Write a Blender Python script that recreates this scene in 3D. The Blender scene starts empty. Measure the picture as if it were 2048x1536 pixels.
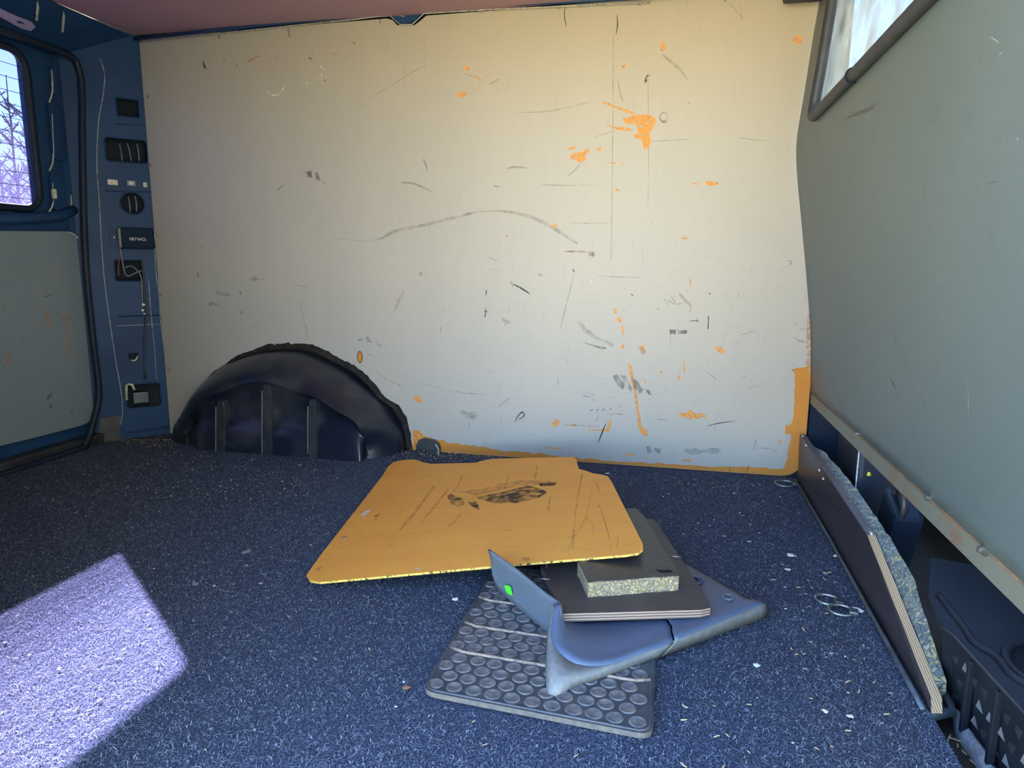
import bpy, bmesh, math, random
import numpy as np
from mathutils import Vector, Matrix, noise
from mathutils.geometry import tessellate_polygon

random.seed(7)
RNG = np.random.default_rng(7)
SC = bpy.context.scene
COL = SC.collection

# ------------------------------------------------------------------ camera
# world: X along the van (+X = cab), Y across (+Y = far wall), Z up, floor at 0
RC = np.array([[0.9754402, 0.0454782, -0.2155183],
               [0.2201196, -0.1657862, 0.9612816],
               [0.0079874, -0.9851125, -0.1717252]])
FPX, CX, CY = 1380.0, 1024.0, 768.0
CAM = np.array([0.0, 0.0, 0.62])
cd = bpy.data.cameras.new('camera')
cam = bpy.data.objects.new('camera', cd)
COL.objects.link(cam)
cd.sensor_width = 36.0
cd.lens = FPX / 2048.0 * 36.0
cd.clip_start = 0.02
m = Matrix.Identity(4)
for i in range(3):
    m[i][0] = RC[i, 0]; m[i][1] = -RC[i, 1]; m[i][2] = -RC[i, 2]; m[i][3] = CAM[i]
cam.matrix_world = m
SC.camera = cam

# ------------------------------------------------------------------ sky, sun, exposure
SUN_DIR = Vector((0.424, -0.334, -0.42)).normalized()      # travel direction of sunlight
w = bpy.data.worlds.new('world'); SC.world = w; w.use_nodes = True
nt = w.node_tree; nt.nodes.clear()
sky = nt.nodes.new('ShaderNodeTexSky'); sky.sky_type = 'NISHITA'
sky.sun_disc = False; sky.sun_elevation = math.radians(38); sky.sun_rotation = math.radians(-52.7)
sky.altitude = 200; sky.air_density = 1.0; sky.dust_density = .2; sky.ozone_density = 3.0
bg = nt.nodes.new('ShaderNodeBackground'); bg.inputs[1].default_value = 0.62
wo = nt.nodes.new('ShaderNodeOutputWorld')
nt.links.new(sky.outputs[0], bg.inputs[0]); nt.links.new(bg.outputs[0], wo.inputs[0])
sd = bpy.data.lights.new('sun', 'SUN'); sd.energy = 195.0; sd.angle = math.radians(0.53)
sd.color = (1.0, 0.79, 0.62)
sun = bpy.data.objects.new('sun', sd); COL.objects.link(sun)
sun.rotation_euler = SUN_DIR.to_track_quat('-Z', 'Y').to_euler()
sun.location = (-4, 4, 5)
vs = SC.view_settings
vs.view_transform = 'Standard'; vs.look = 'None'; vs.gamma = 1.0; vs.use_curve_mapping = False
vs.exposure = 2.18

# ------------------------------------------------------------------ helpers
def ray(x, y):
    return RC @ np.array([x - CX, y - CY, FPX])
def G(x, y, z=0.0):                       # point on the level z
    d = ray(x, y); return Vector(CAM + d * (z - CAM[2]) / d[2])
def WY(x, y, Y=2.11):                     # point on a plane of constant Y
    d = ray(x, y); return Vector(CAM + d * Y / d[1])
def WX(x, y, X):                          # point on a plane of constant X
    d = ray(x, y); return Vector(CAM + d * X / d[0])
def PN(x, y, p0, n):                      # point on any plane
    d = Vector(ray(x, y)); c = Vector(CAM)
    return c + d * ((Vector(p0) - c).dot(n) / d.dot(n))

def link(o, parent=None):
    COL.objects.link(o)
    if parent is not None: o.parent = parent
    return o
def tag(o, label=None, cat=None, group=None, kind=None):
    if label: o['label'] = label
    if cat: o['category'] = cat
    if group: o['group'] = group
    if kind: o['kind'] = kind
    return o
def mesh_obj(name, verts, faces, mat, parent=None, smooth=False, mats=None, midx=None):
    me = bpy.data.meshes.new(name)
    me.from_pydata([tuple(v) for v in verts], [], [tuple(f) for f in faces])
    for mm in (mats or [mat]): me.materials.append(mm)
    if midx: me.polygons.foreach_set('material_index', midx)
    if smooth: me.polygons.foreach_set('use_smooth', [True] * len(me.polygons))
    me.update()
    o = bpy.data.objects.new(name, me)
    return link(o, parent)
def bm_obj(name, bm, mat, parent=None, smooth=False):
    bmesh.ops.recalc_face_normals(bm, faces=bm.faces)
    me = bpy.data.meshes.new(name); bm.to_mesh(me); bm.free()
    me.materials.append(mat)
    if smooth: me.polygons.foreach_set('use_smooth', [True] * len(me.polygons))
    return link(bpy.data.objects.new(name, me), parent)
def empty(name, loc=(0, 0, 0), parent=None):
    o = bpy.data.objects.new(name, None); o.empty_display_size = 0.05
    link(o, parent); o.location = loc
    return o
class Frame:                              # local 2d frame: origin, u, v, normal
    def __init__(s, o, u, v):
        s.o = Vector(o); s.u = Vector(u).normalized(); s.v = Vector(v).normalized(); s.n = s.u.cross(s.v)
    def to3(s, a, b, c=0.0): return s.o + s.u * a + s.v * b + s.n * c
    def to2(s, p): d = Vector(p) - s.o; return (d.dot(s.u), d.dot(s.v))
    def px(s, x, y): return s.to2(PN(x, y, s.o, s.n))
def area2(l):
    return sum(l[i][0] * l[(i + 1) % len(l)][1] - l[(i + 1) % len(l)][0] * l[i][1] for i in range(len(l)))
def plate(name, fr, outline, holes, thick, mat, parent=None, edge_mat=None, off=0.0, hmat=None):
    """slab with holes; front face lies at +off along the frame normal, thickness goes behind it"""
    loops = [list(outline)] + [list(h) for h in holes]
    if area2(loops[0]) < 0: loops[0].reverse()
    for h in loops[1:]:
        if area2(h) > 0: h.reverse()
    flat = [p for l in loops for p in l]; n = len(flat)
    tris = tessellate_polygon([[Vector((p[0], p[1], 0)) for p in l] for l in loops])
    V = [fr.to3(p[0], p[1], off) for p in flat] + [fr.to3(p[0], p[1], off - thick) for p in flat]
    F, MI = [], []
    for t in tris:
        a, b, c = t
        ar = (flat[b][0]-flat[a][0])*(flat[c][1]-flat[a][1])-(flat[c][0]-flat[a][0])*(flat[b][1]-flat[a][1])
        if ar < 0: a, c = c, a
        F.append((a, b, c)); F.append((c + n, b + n, a + n)); MI += [0, 0]
    k = 0
    for l in loops:
        L = len(l)
        for i in range(L):
            a, b = k + i, k + (i + 1) % L
            F.append((a, a + n, b + n, b)); MI.append(1 if edge_mat else 0)
        k += L
    return mesh_obj(name, V, F, mat, parent, mats=[mat, edge_mat] if edge_mat else None, midx=MI if edge_mat else None)
def rrect(x0, y0, x1, y1, r, n=5):
    pts = []
    for cx, cy, a0 in ((x1 - r, y1 - r, 0), (x0 + r, y1 - r, 90), (x0 + r, y0 + r, 180), (x1 - r, y0 + r, 270)):
        for i in range(n + 1):
            a = math.radians(a0 + 90 * i / n); pts.append((cx + r * math.cos(a), cy + r * math.sin(a)))
    return pts
def circ(cx, cy, r, n=24, ry=None):
    ry = ry or r
    return [(cx + r * math.cos(2 * math.pi * i / n), cy + ry * math.sin(2 * math.pi * i / n)) for i in range(n)]
def smoothpoly(pts, it=2, closed=True):   # Chaikin corner cutting
    for _ in range(it):
        q = []; n = len(pts)
        for i in range(n if closed else n - 1):
            a, b = pts[i], pts[(i + 1) % n]
            q.append(tuple(.75 * a[k] + .25 * b[k] for k in range(len(a))))
            q.append(tuple(.25 * a[k] + .75 * b[k] for k in range(len(a))))
        if not closed: q = [tuple(pts[0])] + q + [tuple(pts[-1])]
        pts = q
    return pts
def round_corner(pts, radii, n=5):
    out = []; N = len(pts)
    for i in range(N):
        p = Vector(pts[i]); a = Vector(pts[i - 1]); b = Vector(pts[(i + 1) % N]); r = radii[i]
        if r <= 0: out.append(tuple(p)); continue
        A = p + (a - p).normalized() * r; B = p + (b - p).normalized() * r
        for k in range(n + 1):
            t = k / n; out.append(tuple(A * (1 - t) ** 2 + p * 2 * t * (1 - t) + B * t * t))
    return out
def tube_bm(bm, pts, r, n=8, cap=True):
    pts = [Vector(p) for p in pts]; rings = []
    up = Vector((0, 0, 1)); prev = None
    for i, p in enumerate(pts):
        d = (pts[min(i + 1, len(pts) - 1)] - pts[max(i - 1, 0)])
        if d.length < 1e-9: d = Vector((0, 0, 1))
        d.normalize()
        if prev is None:
            a = d.cross(up) if abs(d.dot(up)) < .95 else d.cross(Vector((1, 0, 0)))
        else:
            a = prev - d * prev.dot(d)
        a.normalize(); prev = a; b = d.cross(a)
        rr = r[i] if hasattr(r, '__len__') else r
        rings.append([bm.verts.new(p + a * rr * math.cos(2 * math.pi * k / n) + b * rr * math.sin(2 * math.pi * k / n)) for k in range(n)])
    for i in range(len(rings) - 1):
        for k in range(n):
            bm.faces.new((rings[i][k], rings[i][(k + 1) % n], rings[i + 1][(k + 1) % n], rings[i + 1][k]))
    if cap:
        bm.faces.new(rings[0][::-1]); bm.faces.new(rings[-1])
def tube(name, pts, r, mat, parent=None, n=8):
    bm = bmesh.new(); tube_bm(bm, pts, r, n); return bm_obj(name, bm, mat, parent, True)
def closed_tube(name, pts, r, mat, parent=None, n=8):
    bm = bmesh.new(); pts = [Vector(p) for p in pts]; N = len(pts); rings = []
    c = sum(pts, Vector()) / N
    nrm = Vector()
    for i in range(N): nrm += (pts[i] - c).cross(pts[(i + 1) % N] - c)
    nrm.normalize()
    for i in range(N):
        d = (pts[(i + 1) % N] - pts[i - 1]).normalized(); a = d.cross(nrm).normalized()
        rings.append([bm.verts.new(pts[i] + a * r * math.cos(2 * math.pi * k / n) + nrm * r * math.sin(2 * math.pi * k / n)) for k in range(n)])
    for i in range(N):
        for k in range(n):
            bm.faces.new((rings[i][k], rings[i][(k + 1) % n], rings[(i + 1) % N][(k + 1) % n], rings[(i + 1) % N][k]))
    return bm_obj(name, bm, mat, parent, True)
def box(name, c, s, mat, parent=None, rot=None, bevel=0.0):
    bm = bmesh.new(); bmesh.ops.create_cube(bm, size=1.0)
    bmesh.ops.scale(bm, vec=s, verts=bm.verts)
    if bevel: bmesh.ops.bevel(bm, geom=bm.edges[:], offset=bevel, segments=2, affect='EDGES', profile=.6)
    if rot is not None: bmesh.ops.transform(bm, matrix=rot.to_4x4(), verts=bm.verts)
    bmesh.ops.translate(bm, vec=c, verts=bm.verts)
    return bm_obj(name, bm, mat, parent)
def frame_rot(fr):
    return Matrix((fr.u, fr.v, fr.n)).transposed()
def solidify(o, t, off=-1):
    md = o.modifiers.new('thickness', 'SOLIDIFY'); md.thickness = t; md.offset = off
def arcpts(pts, n=24):                    # Catmull-Rom through points
    pts = [Vector(p) for p in pts]; out = []
    for i in range(len(pts) - 1):
        p0 = pts[max(i - 1, 0)]; p1 = pts[i]; p2 = pts[i + 1]; p3 = pts[min(i + 2, len(pts) - 1)]
        k = max(2, n // (len(pts) - 1))
        for j in range(k):
            t = j / k
            out.append(.5 * ((2 * p1) + (p2 - p0) * t + (2 * p0 - 5 * p1 + 4 * p2 - p3) * t * t + (3 * p1 - p0 - 3 * p2 + p3) * t ** 3))
    out.append(pts[-1]); return out

# ------------------------------------------------------------------ materials
def N(nt, t, **kw):
    n = nt.nodes.new(t)
    for k, v in kw.items(): setattr(n, k, v)
    return n
def ramp(nt, fac, stops, interp='LINEAR'):
    r = N(nt, 'ShaderNodeValToRGB'); r.color_ramp.interpolation = interp
    e = r.color_ramp.elements
    while len(e) < len(stops): e.new(0.5)
    for i, (p, c) in enumerate(stops):
        e[i].position = p; e[i].color = (c[0], c[1], c[2], 1) if len(c) == 3 else c
    nt.links.new(fac, r.inputs[0]); return r.outputs[0]
def mat(name, col, rough=0.6, metal=0.0, var=None, var2=None, bump=None, spec=0.5, coat=0.0, stretch=None):
    """col base; var/var2=(scale, low, high, colour) noise patches of another colour; bump=(scale, strength)"""
    M = bpy.data.materials.new(name); M.use_nodes = True
    nt = M.node_tree; p = nt.nodes['Principled BSDF']
    p.inputs['Roughness'].default_value = rough; p.inputs['Metallic'].default_value = metal
    p.inputs['Specular IOR Level'].default_value = spec
    if coat: p.inputs['Coat Weight'].default_value = coat; p.inputs['Coat Roughness'].default_value = .15
    tc = N(nt, 'ShaderNodeTexCoord'); vec = tc.outputs['Object']
    if stretch:
        mp = N(nt, 'ShaderNodeMapping'); mp.inputs['Scale'].default_value = stretch
        nt.links.new(vec, mp.inputs[0]); vec = mp.outputs[0]
    rgb = N(nt, 'ShaderNodeRGB'); rgb.outputs[0].default_value = (*col, 1); c = rgb.outputs[0]
    for v in (var, var2):
        if not v: continue
        nz = N(nt, 'ShaderNodeTexNoise'); nz.inputs['Scale'].default_value = v[0]; nz.inputs['Detail'].default_value = 6
        nz.inputs['Roughness'].default_value = .62
        nt.links.new(vec, nz.inputs['Vector'])
        mr = N(nt, 'ShaderNodeMapRange'); mr.inputs[1].default_value = v[1]; mr.inputs[2].default_value = v[2]
        nt.links.new(nz.outputs[0], mr.inputs[0])
        mx = N(nt, 'ShaderNodeMix', data_type='RGBA'); nt.links.new(mr.outputs[0], mx.inputs[0])
        nt.links.new(c, mx.inputs[6]); mx.inputs[7].default_value = (*v[3], 1); c = mx.outputs[2]
    nt.links.new(c, p.inputs['Base Color'])
    if bump:
        nz = N(nt, 'ShaderNodeTexNoise'); nz.inputs['Scale'].default_value = bump[0]; nz.inputs['Detail'].default_value = 5
        nt.links.new(vec, nz.inputs['Vector'])
        b = N(nt, 'ShaderNodeBump'); b.inputs['Strength'].default_value = bump[1]; b.inputs['Distance'].default_value = .004
        nt.links.new(nz.outputs[0], b.inputs['Height']); nt.links.new(b.outputs[0], p.inputs['Normal'])
    return M
def mark_mat(name, col, scale, low, high, alpha=1.0, stretch=(1, 1, 1), rough=.7):
    """thin deposit or scrape on a surface: broken up by noise"""
    M = bpy.data.materials.new(name); M.use_nodes = True; nt = M.node_tree
    p = nt.nodes['Principled BSDF']; p.inputs['Base Color'].default_value = (*col, 1); p.inputs['Roughness'].default_value = rough
    tc = N(nt, 'ShaderNodeTexCoord'); mp = N(nt, 'ShaderNodeMapping'); mp.inputs['Scale'].default_value = stretch
    nt.links.new(tc.outputs['Object'], mp.inputs[0])
    nz = N(nt, 'ShaderNodeTexNoise'); nz.inputs['Scale'].default_value = scale; nz.inputs['Detail'].default_value = 6
    nt.links.new(mp.outputs[0], nz.inputs['Vector'])
    mr = N(nt, 'ShaderNodeMapRange'); mr.inputs[1].default_value = low; mr.inputs[2].default_value = high; mr.inputs[4].default_value = alpha
    nt.links.new(nz.outputs[0], mr.inputs[0]); nt.links.new(mr.outputs[0], p.inputs['Alpha'])
    return M

ORANGE = (0.50, 0.195, 0.032)
M_wall = mat('grey film on plywood', (.355, .336, .305), .5, var=(5, .35, .75, (.335, .32, .295)), var2=(70, .60, .90, (.29, .275, .25)), bump=(300, .05), stretch=(1, 1, .22))
M_ply_edge = mat('raw plywood edge', (.42, .26, .12), .8, var=(60, .4, .7, (.22, .13, .06)))
M_orange = mat('bare orange plywood', ORANGE, .6, spec=.25, var=(45, .5, .75, (.42, .18, .045)), var2=(9, .55, .8, (.54, .24, .05)))
M_chip = mark_mat('orange paint loss', (.62, .255, .05), 120, .38, .48)
M_chip_faint = mark_mat('faint orange scrape', (.60, .27, .10), 90, .35, .75, .75)
M_scuff = mark_mat('grey rubber scuff', (.12, .12, .12), 60, .30, .75, .8, (1, 1, .25))
M_scuff_soft = mark_mat('soft grey scuff', (.25, .24, .22), 40, .25, .8, .5)
M_dark = mark_mat('black mark', (.015, .013, .012), 120, .25, .45, .95)
M_white_mark = mark_mat('white scratch', (.80, .80, .80), 120, .25, .6, .8)
M_brown = mark_mat('brown stain', (.20, .11, .09), 50, .30, .75, .7)
M_pink = mark_mat('rosy wear patch', (.50, .40, .36), 9, .40, .85, .35)
M_part = mat('grey green film on partition', (.066, .098, .112), .42, var=(3, .35, .7, (.078, .11, .122)), var2=(26, .60, .78, (.052, .074, .085)), bump=(220, .04))
M_body = mat('navy body paint with haze', (.018, .055, .145), .45, var=(5, .45, .75, (.012, .036, .10)), var2=(30, .66, .82, (.035, .065, .13)), bump=(40, .08), spec=.15)  # navy paint with the blue veiling haze mixed into its colour
M_bodydark = mat('unlit cavity paint', (.004, .011, .026), .6, spec=.15, var=(9, .5, .8, (.010, .014, .022)))  # darker copy of the body paint, with cavity shade in its colour
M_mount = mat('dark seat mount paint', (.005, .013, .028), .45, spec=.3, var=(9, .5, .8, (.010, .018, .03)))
M_rim = mat('worn edge and highlight paint', (.55, .56, .45), .35, var=(50, .5, .7, (.2, .22, .22)))  # also carries painted edge highlights and slot reflections
M_rubber = mat('black rubber', (.02, .026, .04), .55, var=(20, .5, .8, (.04, .045, .06)))
M_seal = mat('blue black rubber seal', (.008, .016, .034), .5, spec=.3, var=(20, .5, .8, (.014, .024, .045)))
M_ceiling = mat('brown plywood with bluish haze', (.36, .22, .30), .6, var=(6, .4, .7, (.32, .20, .29)), var2=(60, .66, .8, (.24, .14, .18)), stretch=(.3, 1, 1))  # purple cast holds the bluish haze over brown plywood
M_panel = mat('grey door lining', (.19, .235, .28), .5, var=(4, .4, .7, (.21, .25, .285)), var2=(40, .64, .8, (.09, .1, .1)))
M_arch = mat('black wheel arch paint', (.006, .009, .020), .34, var=(6, .48, .74, (.042, .043, .048)), var2=(45, .66, .82, (.09, .09, .09)), bump=(26, .22), coat=.25)
M_arch_rib = mat('dusty black rib', (.018, .021, .029), .42, var=(30, .4, .7, (.045, .046, .05)), bump=(60, .2))
M_weld = mat('dusty weld bead', (.12, .12, .12), .5, var=(90, .4, .7, (.05, .05, .055)))
M_steel = mat('zinc plated steel', (.55, .58, .6), .3, .9, var=(40, .5, .75, (.3, .3, .3)))
M_ring = mat('dull galvanised steel', (.28, .31, .33), .35, .8, var=(60, .45, .7, (.12, .13, .13)))
M_darksteel = mat('dull dark steel', (.09, .12, .14), .42, .6, var=(30, .45, .75, (.05, .055, .06)), bump=(70, .2))
M_strip = mat('grey green steel strip', (.17, .19, .165), .5, .3, var=(18, .5, .75, (.20, .12, .07)), bump=(60, .1))
M_plastic_black = mat('black plastic', (.022, .024, .027), .45, var=(14, .5, .8, (.05, .055, .06)), bump=(250, .06))
M_module = mat('navy black module plastic', (.005, .016, .040), .6, spec=.1, var=(14, .5, .8, (.008, .022, .05)))
M_step = mat('matt black step plastic', (.010, .013, .018), .6, spec=.2, var=(14, .5, .8, (.018, .022, .028)), bump=(250, .06))
M_plastic_grey = mat('anthracite grained plastic', (.075, .112, .19), .45, var=(10, .45, .75, (.10, .14, .22)), var2=(120, .6, .75, (.14, .17, .23)), bump=(700, .14))
M_trim_edge = mat('grained grey plastic skirt', (.14, .155, .165), .5, var=(90, .45, .7, (.22, .22, .21)), bump=(900, .2))
M_mat = mat('dusty black rubber mat', (.035, .043, .058), .5, var=(16, .40, .70, (.075, .08, .09)), var2=(60, .6, .75, (.15, .135, .115)), bump=(90, .3))
M_stud = mat('dust covered rubber stud', (.07, .08, .10), .6, var=(60, .36, .66, (.20, .185, .17)), var2=(140, .62, .72, (.05, .05, .05)), bump=(200, .3))
M_ridge = mat('dusty rubber ridge', (.34, .26, .19), .8, var=(120, .4, .65, (.14, .12, .11)), bump=(300, .3))
M_film = mat('dark brown film plywood face', (.032, .026, .03), .32, var=(8, .45, .75, (.045, .035, .038)), var2=(70, .66, .78, (.12, .10, .09)))
M_white_plastic = mat('pale plastic clip', (.62, .62, .48), .4, var=(90, .5, .7, (.4, .38, .25)))
M_green = mat('neon green sticker', (.07, .85, .04), .5)
M_redwire = mat('red wire', (.4, .04, .06), .5)
M_wire = mat('grey wire', (.22, .26, .33), .5)
M_bead_highlight = mat('pale sealer and edge highlight', (.42, .45, .47), .5, var=(120, .45, .65, (.12, .14, .18)))
M_white = mat('white print and light leak', (.8, .8, .8), .5)
M_felt = mat('grey felt', (.30, .34, .36), .95, var=(60, .4, .65, (.16, .19, .21)), bump=(120, .6))
M_sill = mat('dirty brown sill', (.035, .028, .024), .65, var=(12, .4, .7, (.07, .055, .045)), bump=(60, .3))
M_splinter = mat('straw splinter', (.62, .48, .26), .8, var=(200, .4, .7, (.45, .32, .17)))
M_flake = mat('white foam flake', (.78, .8, .78), .8, var=(200, .4, .7, (.6, .62, .6)))
M_bark = mat('brown bark crumb', (.26, .12, .06), .9, var=(200, .4, .7, (.16, .08, .05)))
M_leafbit = mat('grey dust fluff', (.20, .19, .20), .9, var=(200, .4, .7, (.12, .11, .12)))
M_black_skin = mat('black foam skin', (.028, .027, .030), .38, var=(16, .45, .75, (.05, .046, .044)), bump=(60, .25))
M_ground = mat('dry gravel and earth', (.064, .064, .026), .95, var=(1.2, .4, .7, (.056, .056, .024)), var2=(30, .5, .8, (.04, .038, .02)))
M_branch = mat('bare branch', (.012, .011, .018), .9)
M_shell = mat('dark exterior shell', (.03, .05, .07), .4)

def chip_foam(name, stops, scale=70, edge=(.16, .15, .12)):
    M = mat(name, (.5, .5, .4), .9); nt = M.node_tree; p = nt.nodes['Principled BSDF']
    tc = N(nt, 'ShaderNodeTexCoord')
    nz = N(nt, 'ShaderNodeTexNoise'); nz.inputs['Scale'].default_value = 40; nt.links.new(tc.outputs['Object'], nz.inputs['Vector'])
    mx = N(nt, 'ShaderNodeMix', data_type='RGBA'); mx.inputs[0].default_value = .035
    nt.links.new(tc.outputs['Object'], mx.inputs[6]); nt.links.new(nz.outputs[1], mx.inputs[7])
    vo = N(nt, 'ShaderNodeTexVoronoi'); vo.inputs['Scale'].default_value = scale; vo.inputs['Randomness'].default_value = 1.0; nt.links.new(mx.outputs[2], vo.inputs['Vector'])
    sep = N(nt, 'ShaderNodeSeparateColor'); nt.links.new(vo.outputs['Color'], sep.inputs[0])
    c = ramp(nt, sep.outputs[0], stops)
    ve = N(nt, 'ShaderNodeTexVoronoi', feature='DISTANCE_TO_EDGE'); ve.inputs['Scale'].default_value = scale; nt.links.new(mx.outputs[2], ve.inputs['Vector'])
    mr = N(nt, 'ShaderNodeMapRange'); mr.inputs[1].default_value = 0; mr.inputs[2].default_value = .12
    nt.links.new(ve.outputs['Distance'], mr.inputs[0])
    m2 = N(nt, 'ShaderNodeMix', data_type='RGBA'); nt.links.new(mr.outputs[0], m2.inputs[0])
    m2.inputs[6].default_value = (*edge, 1); nt.links.new(c, m2.inputs[7]); nt.links.new(m2.outputs[2], p.inputs['Base Color'])
    b = N(nt, 'ShaderNodeBump'); b.inputs['Strength'].default_value = .6; b.inputs['Distance'].default_value = .004
    nt.links.new(mr.outputs[0], b.inputs['Height']); nt.links.new(b.outputs[0], p.inputs['Normal'])
    return M
M_foam = chip_foam('beige chip foam', [(0, (.30, .25, .14)), (.3, (.38, .31, .16)), (.6, (.24, .21, .15)), (1, (.42, .37, .24))], 150)
M_foam2 = chip_foam('grey and yellow chip foam', [(0, (.10, .125, .13)), (.4, (.19, .22, .20)), (.7, (.27, .28, .20)), (.85, (.34, .31, .14)), (1, (.33, .36, .33))], 115, (.085, .10, .10))

def layered(name, light, dark, axis, period, rough=.7):
    M = mat(name, light, rough); nt = M.node_tree; p = nt.nodes['Principled BSDF']
    tc = N(nt, 'ShaderNodeTexCoord'); sp = N(nt, 'ShaderNodeSeparateXYZ'); nt.links.new(tc.outputs['Object'], sp.inputs[0])
    mu = N(nt, 'ShaderNodeMath', operation='MULTIPLY'); mu.inputs[1].default_value = 1 / period
    nt.links.new(sp.outputs[axis], mu.inputs[0])
    nz = N(nt, 'ShaderNodeTexNoise'); nz.inputs['Scale'].default_value = 60; nt.links.new(tc.outputs['Object'], nz.inputs['Vector'])
    ad = N(nt, 'ShaderNodeMath', operation='ADD'); nt.links.new(mu.outputs[0], ad.inputs[0])
    ms = N(nt, 'ShaderNodeMath', operation='MULTIPLY'); ms.inputs[1].default_value = .35; nt.links.new(nz.outputs[0], ms.inputs[0]); nt.links.new(ms.outputs[0], ad.inputs[1])
    fr = N(nt, 'ShaderNodeMath', operation='PINGPONG'); fr.inputs[1].default_value = .5; nt.links.new(ad.outputs[0], fr.inputs[0])
    c = ramp(nt, fr.outputs[0], [(.12, dark), (.3, light)])
    nt.links.new(c, p.inputs['Base Color'])
    return M

# grip-textured film on the loose plywood offcut: fine woven relief
M_grip = mat('grip film plywood face', (.045, .038, .042), .38, var=(9, .45, .75, (.075, .06, .06)))
nt = M_grip.node_tree; tc = N(nt, 'ShaderNodeTexCoord')
mpg = N(nt, 'ShaderNodeMapping'); mpg.inputs['Rotation'].default_value = (0, 0, math.radians(17)); nt.links.new(tc.outputs['Object'], mpg.inputs[0])
wv = N(nt, 'ShaderNodeTexWave'); wv.inputs['Scale'].default_value = 130; nt.links.new(mpg.outputs[0], wv.inputs[0])
wv2 = N(nt, 'ShaderNodeTexWave', bands_direction='Y'); wv2.inputs['Scale'].default_value = 90; nt.links.new(mpg.outputs[0], wv2.inputs[0])
mm = N(nt, 'ShaderNodeMath', operation='MULTIPLY'); nt.links.new(wv.outputs['Fac'], mm.inputs[0]); nt.links.new(wv2.outputs['Fac'], mm.inputs[1])
bb = N(nt, 'ShaderNodeBump'); bb.inputs['Strength'].default_value = .6; bb.inputs['Distance'].default_value = .0015
nt.links.new(mm.outputs[0], bb.inputs['Height']); nt.links.new(bb.outputs[0], nt.nodes['Principled BSDF'].inputs['Normal'])

# carpet
M_carpet = mat('needle felt carpet', (.024, .033, .060), .95, var=(330, .42, .64, (.115, .145, .22)), bump=(420, .9), spec=.1)
M_fibre = bpy.data.materials.new('carpet fibres'); M_fibre.use_nodes = True; nt = M_fibre.node_tree
p = nt.nodes['Principled BSDF']; p.inputs['Roughness'].default_value = .8; p.inputs['Specular IOR Level'].default_value = .15
ge = N(nt, 'ShaderNodeNewGeometry')
nt.links.new(ramp(nt, ge.outputs['Random Per Island'], [(0, (.03, .038, .06)), (.4, (.08, .096, .14)), (.8, (.18, .21, .28)), (1, (.38, .42, .52))]), p.inputs['Base Color'])

# glass
def glass(name, dust_col, dust_lo, dust_hi, zmin, zmax, grain=200, gloss_rough=.03, tint=(.225, .238, .342)):
    """thin dirty pane: clear where clean, scattering where dust sits (more towards the bottom)"""
    M = bpy.data.materials.new(name); M.use_nodes = True; nt = M.node_tree; nt.nodes.clear()
    out = N(nt, 'ShaderNodeOutputMaterial'); tc = N(nt, 'ShaderNodeTexCoord')
    tr = N(nt, 'ShaderNodeBsdfTransparent'); tr.inputs[0].default_value = (*tint, 1)
    tl = N(nt, 'ShaderNodeBsdfTranslucent'); tl.inputs[0].default_value = (*dust_col, 1)
    df = N(nt, 'ShaderNodeBsdfDiffuse'); df.inputs[0].default_value = (*dust_col, 1)
    md = N(nt, 'ShaderNodeMixShader'); md.inputs[0].default_value = .35
    nt.links.new(tl.outputs[0], md.inputs[1]); nt.links.new(df.outputs[0], md.inputs[2])
    sp = N(nt, 'ShaderNodeSeparateXYZ'); nt.links.new(tc.outputs['Object'], sp.inputs[0])
    mr = N(nt, 'ShaderNodeMapRange', interpolation_type='SMOOTHSTEP'); mr.inputs[1].default_value = zmin; mr.inputs[2].default_value = zmax
    mr.inputs[3].default_value = dust_hi; mr.inputs[4].default_value = dust_lo
    nt.links.new(sp.outputs[2], mr.inputs[0])
    nz = N(nt, 'ShaderNodeTexNoise'); nz.inputs['Scale'].default_value = grain; nz.inputs['Detail'].default_value = 4
    nt.links.new(tc.outputs['Object'], nz.inputs['Vector'])
    r2 = N(nt, 'ShaderNodeMapRange'); r2.inputs[1].default_value = .3; r2.inputs[2].default_value = .7; r2.inputs[3].default_value = .45; r2.inputs[4].default_value = 1.3
    nt.links.new(nz.outputs[0], r2.inputs[0])
    mu = N(nt, 'ShaderNodeMath', operation='MULTIPLY'); nt.links.new(mr.outputs[0], mu.inputs[0]); nt.links.new(r2.outputs[0], mu.inputs[1])
    m1 = N(nt, 'ShaderNodeMixShader'); nt.links.new(mu.outputs[0], m1.inputs[0]); nt.links.new(tr.outputs[0], m1.inputs[1]); nt.links.new(md.outputs[0], m1.inputs[2])
    gl = N(nt, 'ShaderNodeBsdfGlossy'); gl.inputs['Roughness'].default_value = gloss_rough
    lw = N(nt, 'ShaderNodeLayerWeight'); lw.inputs[0].default_value = .5
    pw = N(nt, 'ShaderNodeMath', operation='POWER'); nt.links.new(lw.outputs['Facing'], pw.inputs[0]); pw.inputs[1].default_value = 5
    fr = N(nt, 'ShaderNodeMapRange'); nt.links.new(pw.outputs[0], fr.inputs[0]); fr.inputs[3].default_value = .05; fr.inputs[4].default_value = .9
    m2 = N(nt, 'ShaderNodeMixShader'); nt.links.new(fr.outputs[0], m2.inputs[0]); nt.links.new(m1.outputs[0], m2.inputs[1]); nt.links.new(gl.outputs[0], m2.inputs[2])
    nt.links.new(m2.outputs[0], out.inputs[0])
    return M
M_glass = glass('tinted dusty rear glass', (.030, .030, .070), .05, .45, .80, 1.08, 240)
M_pane = glass('scuffed partition pane', (.21, .225, .215), .75, .92, .9, 1.3, 14, .12, (.24, .25, .25))

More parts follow.
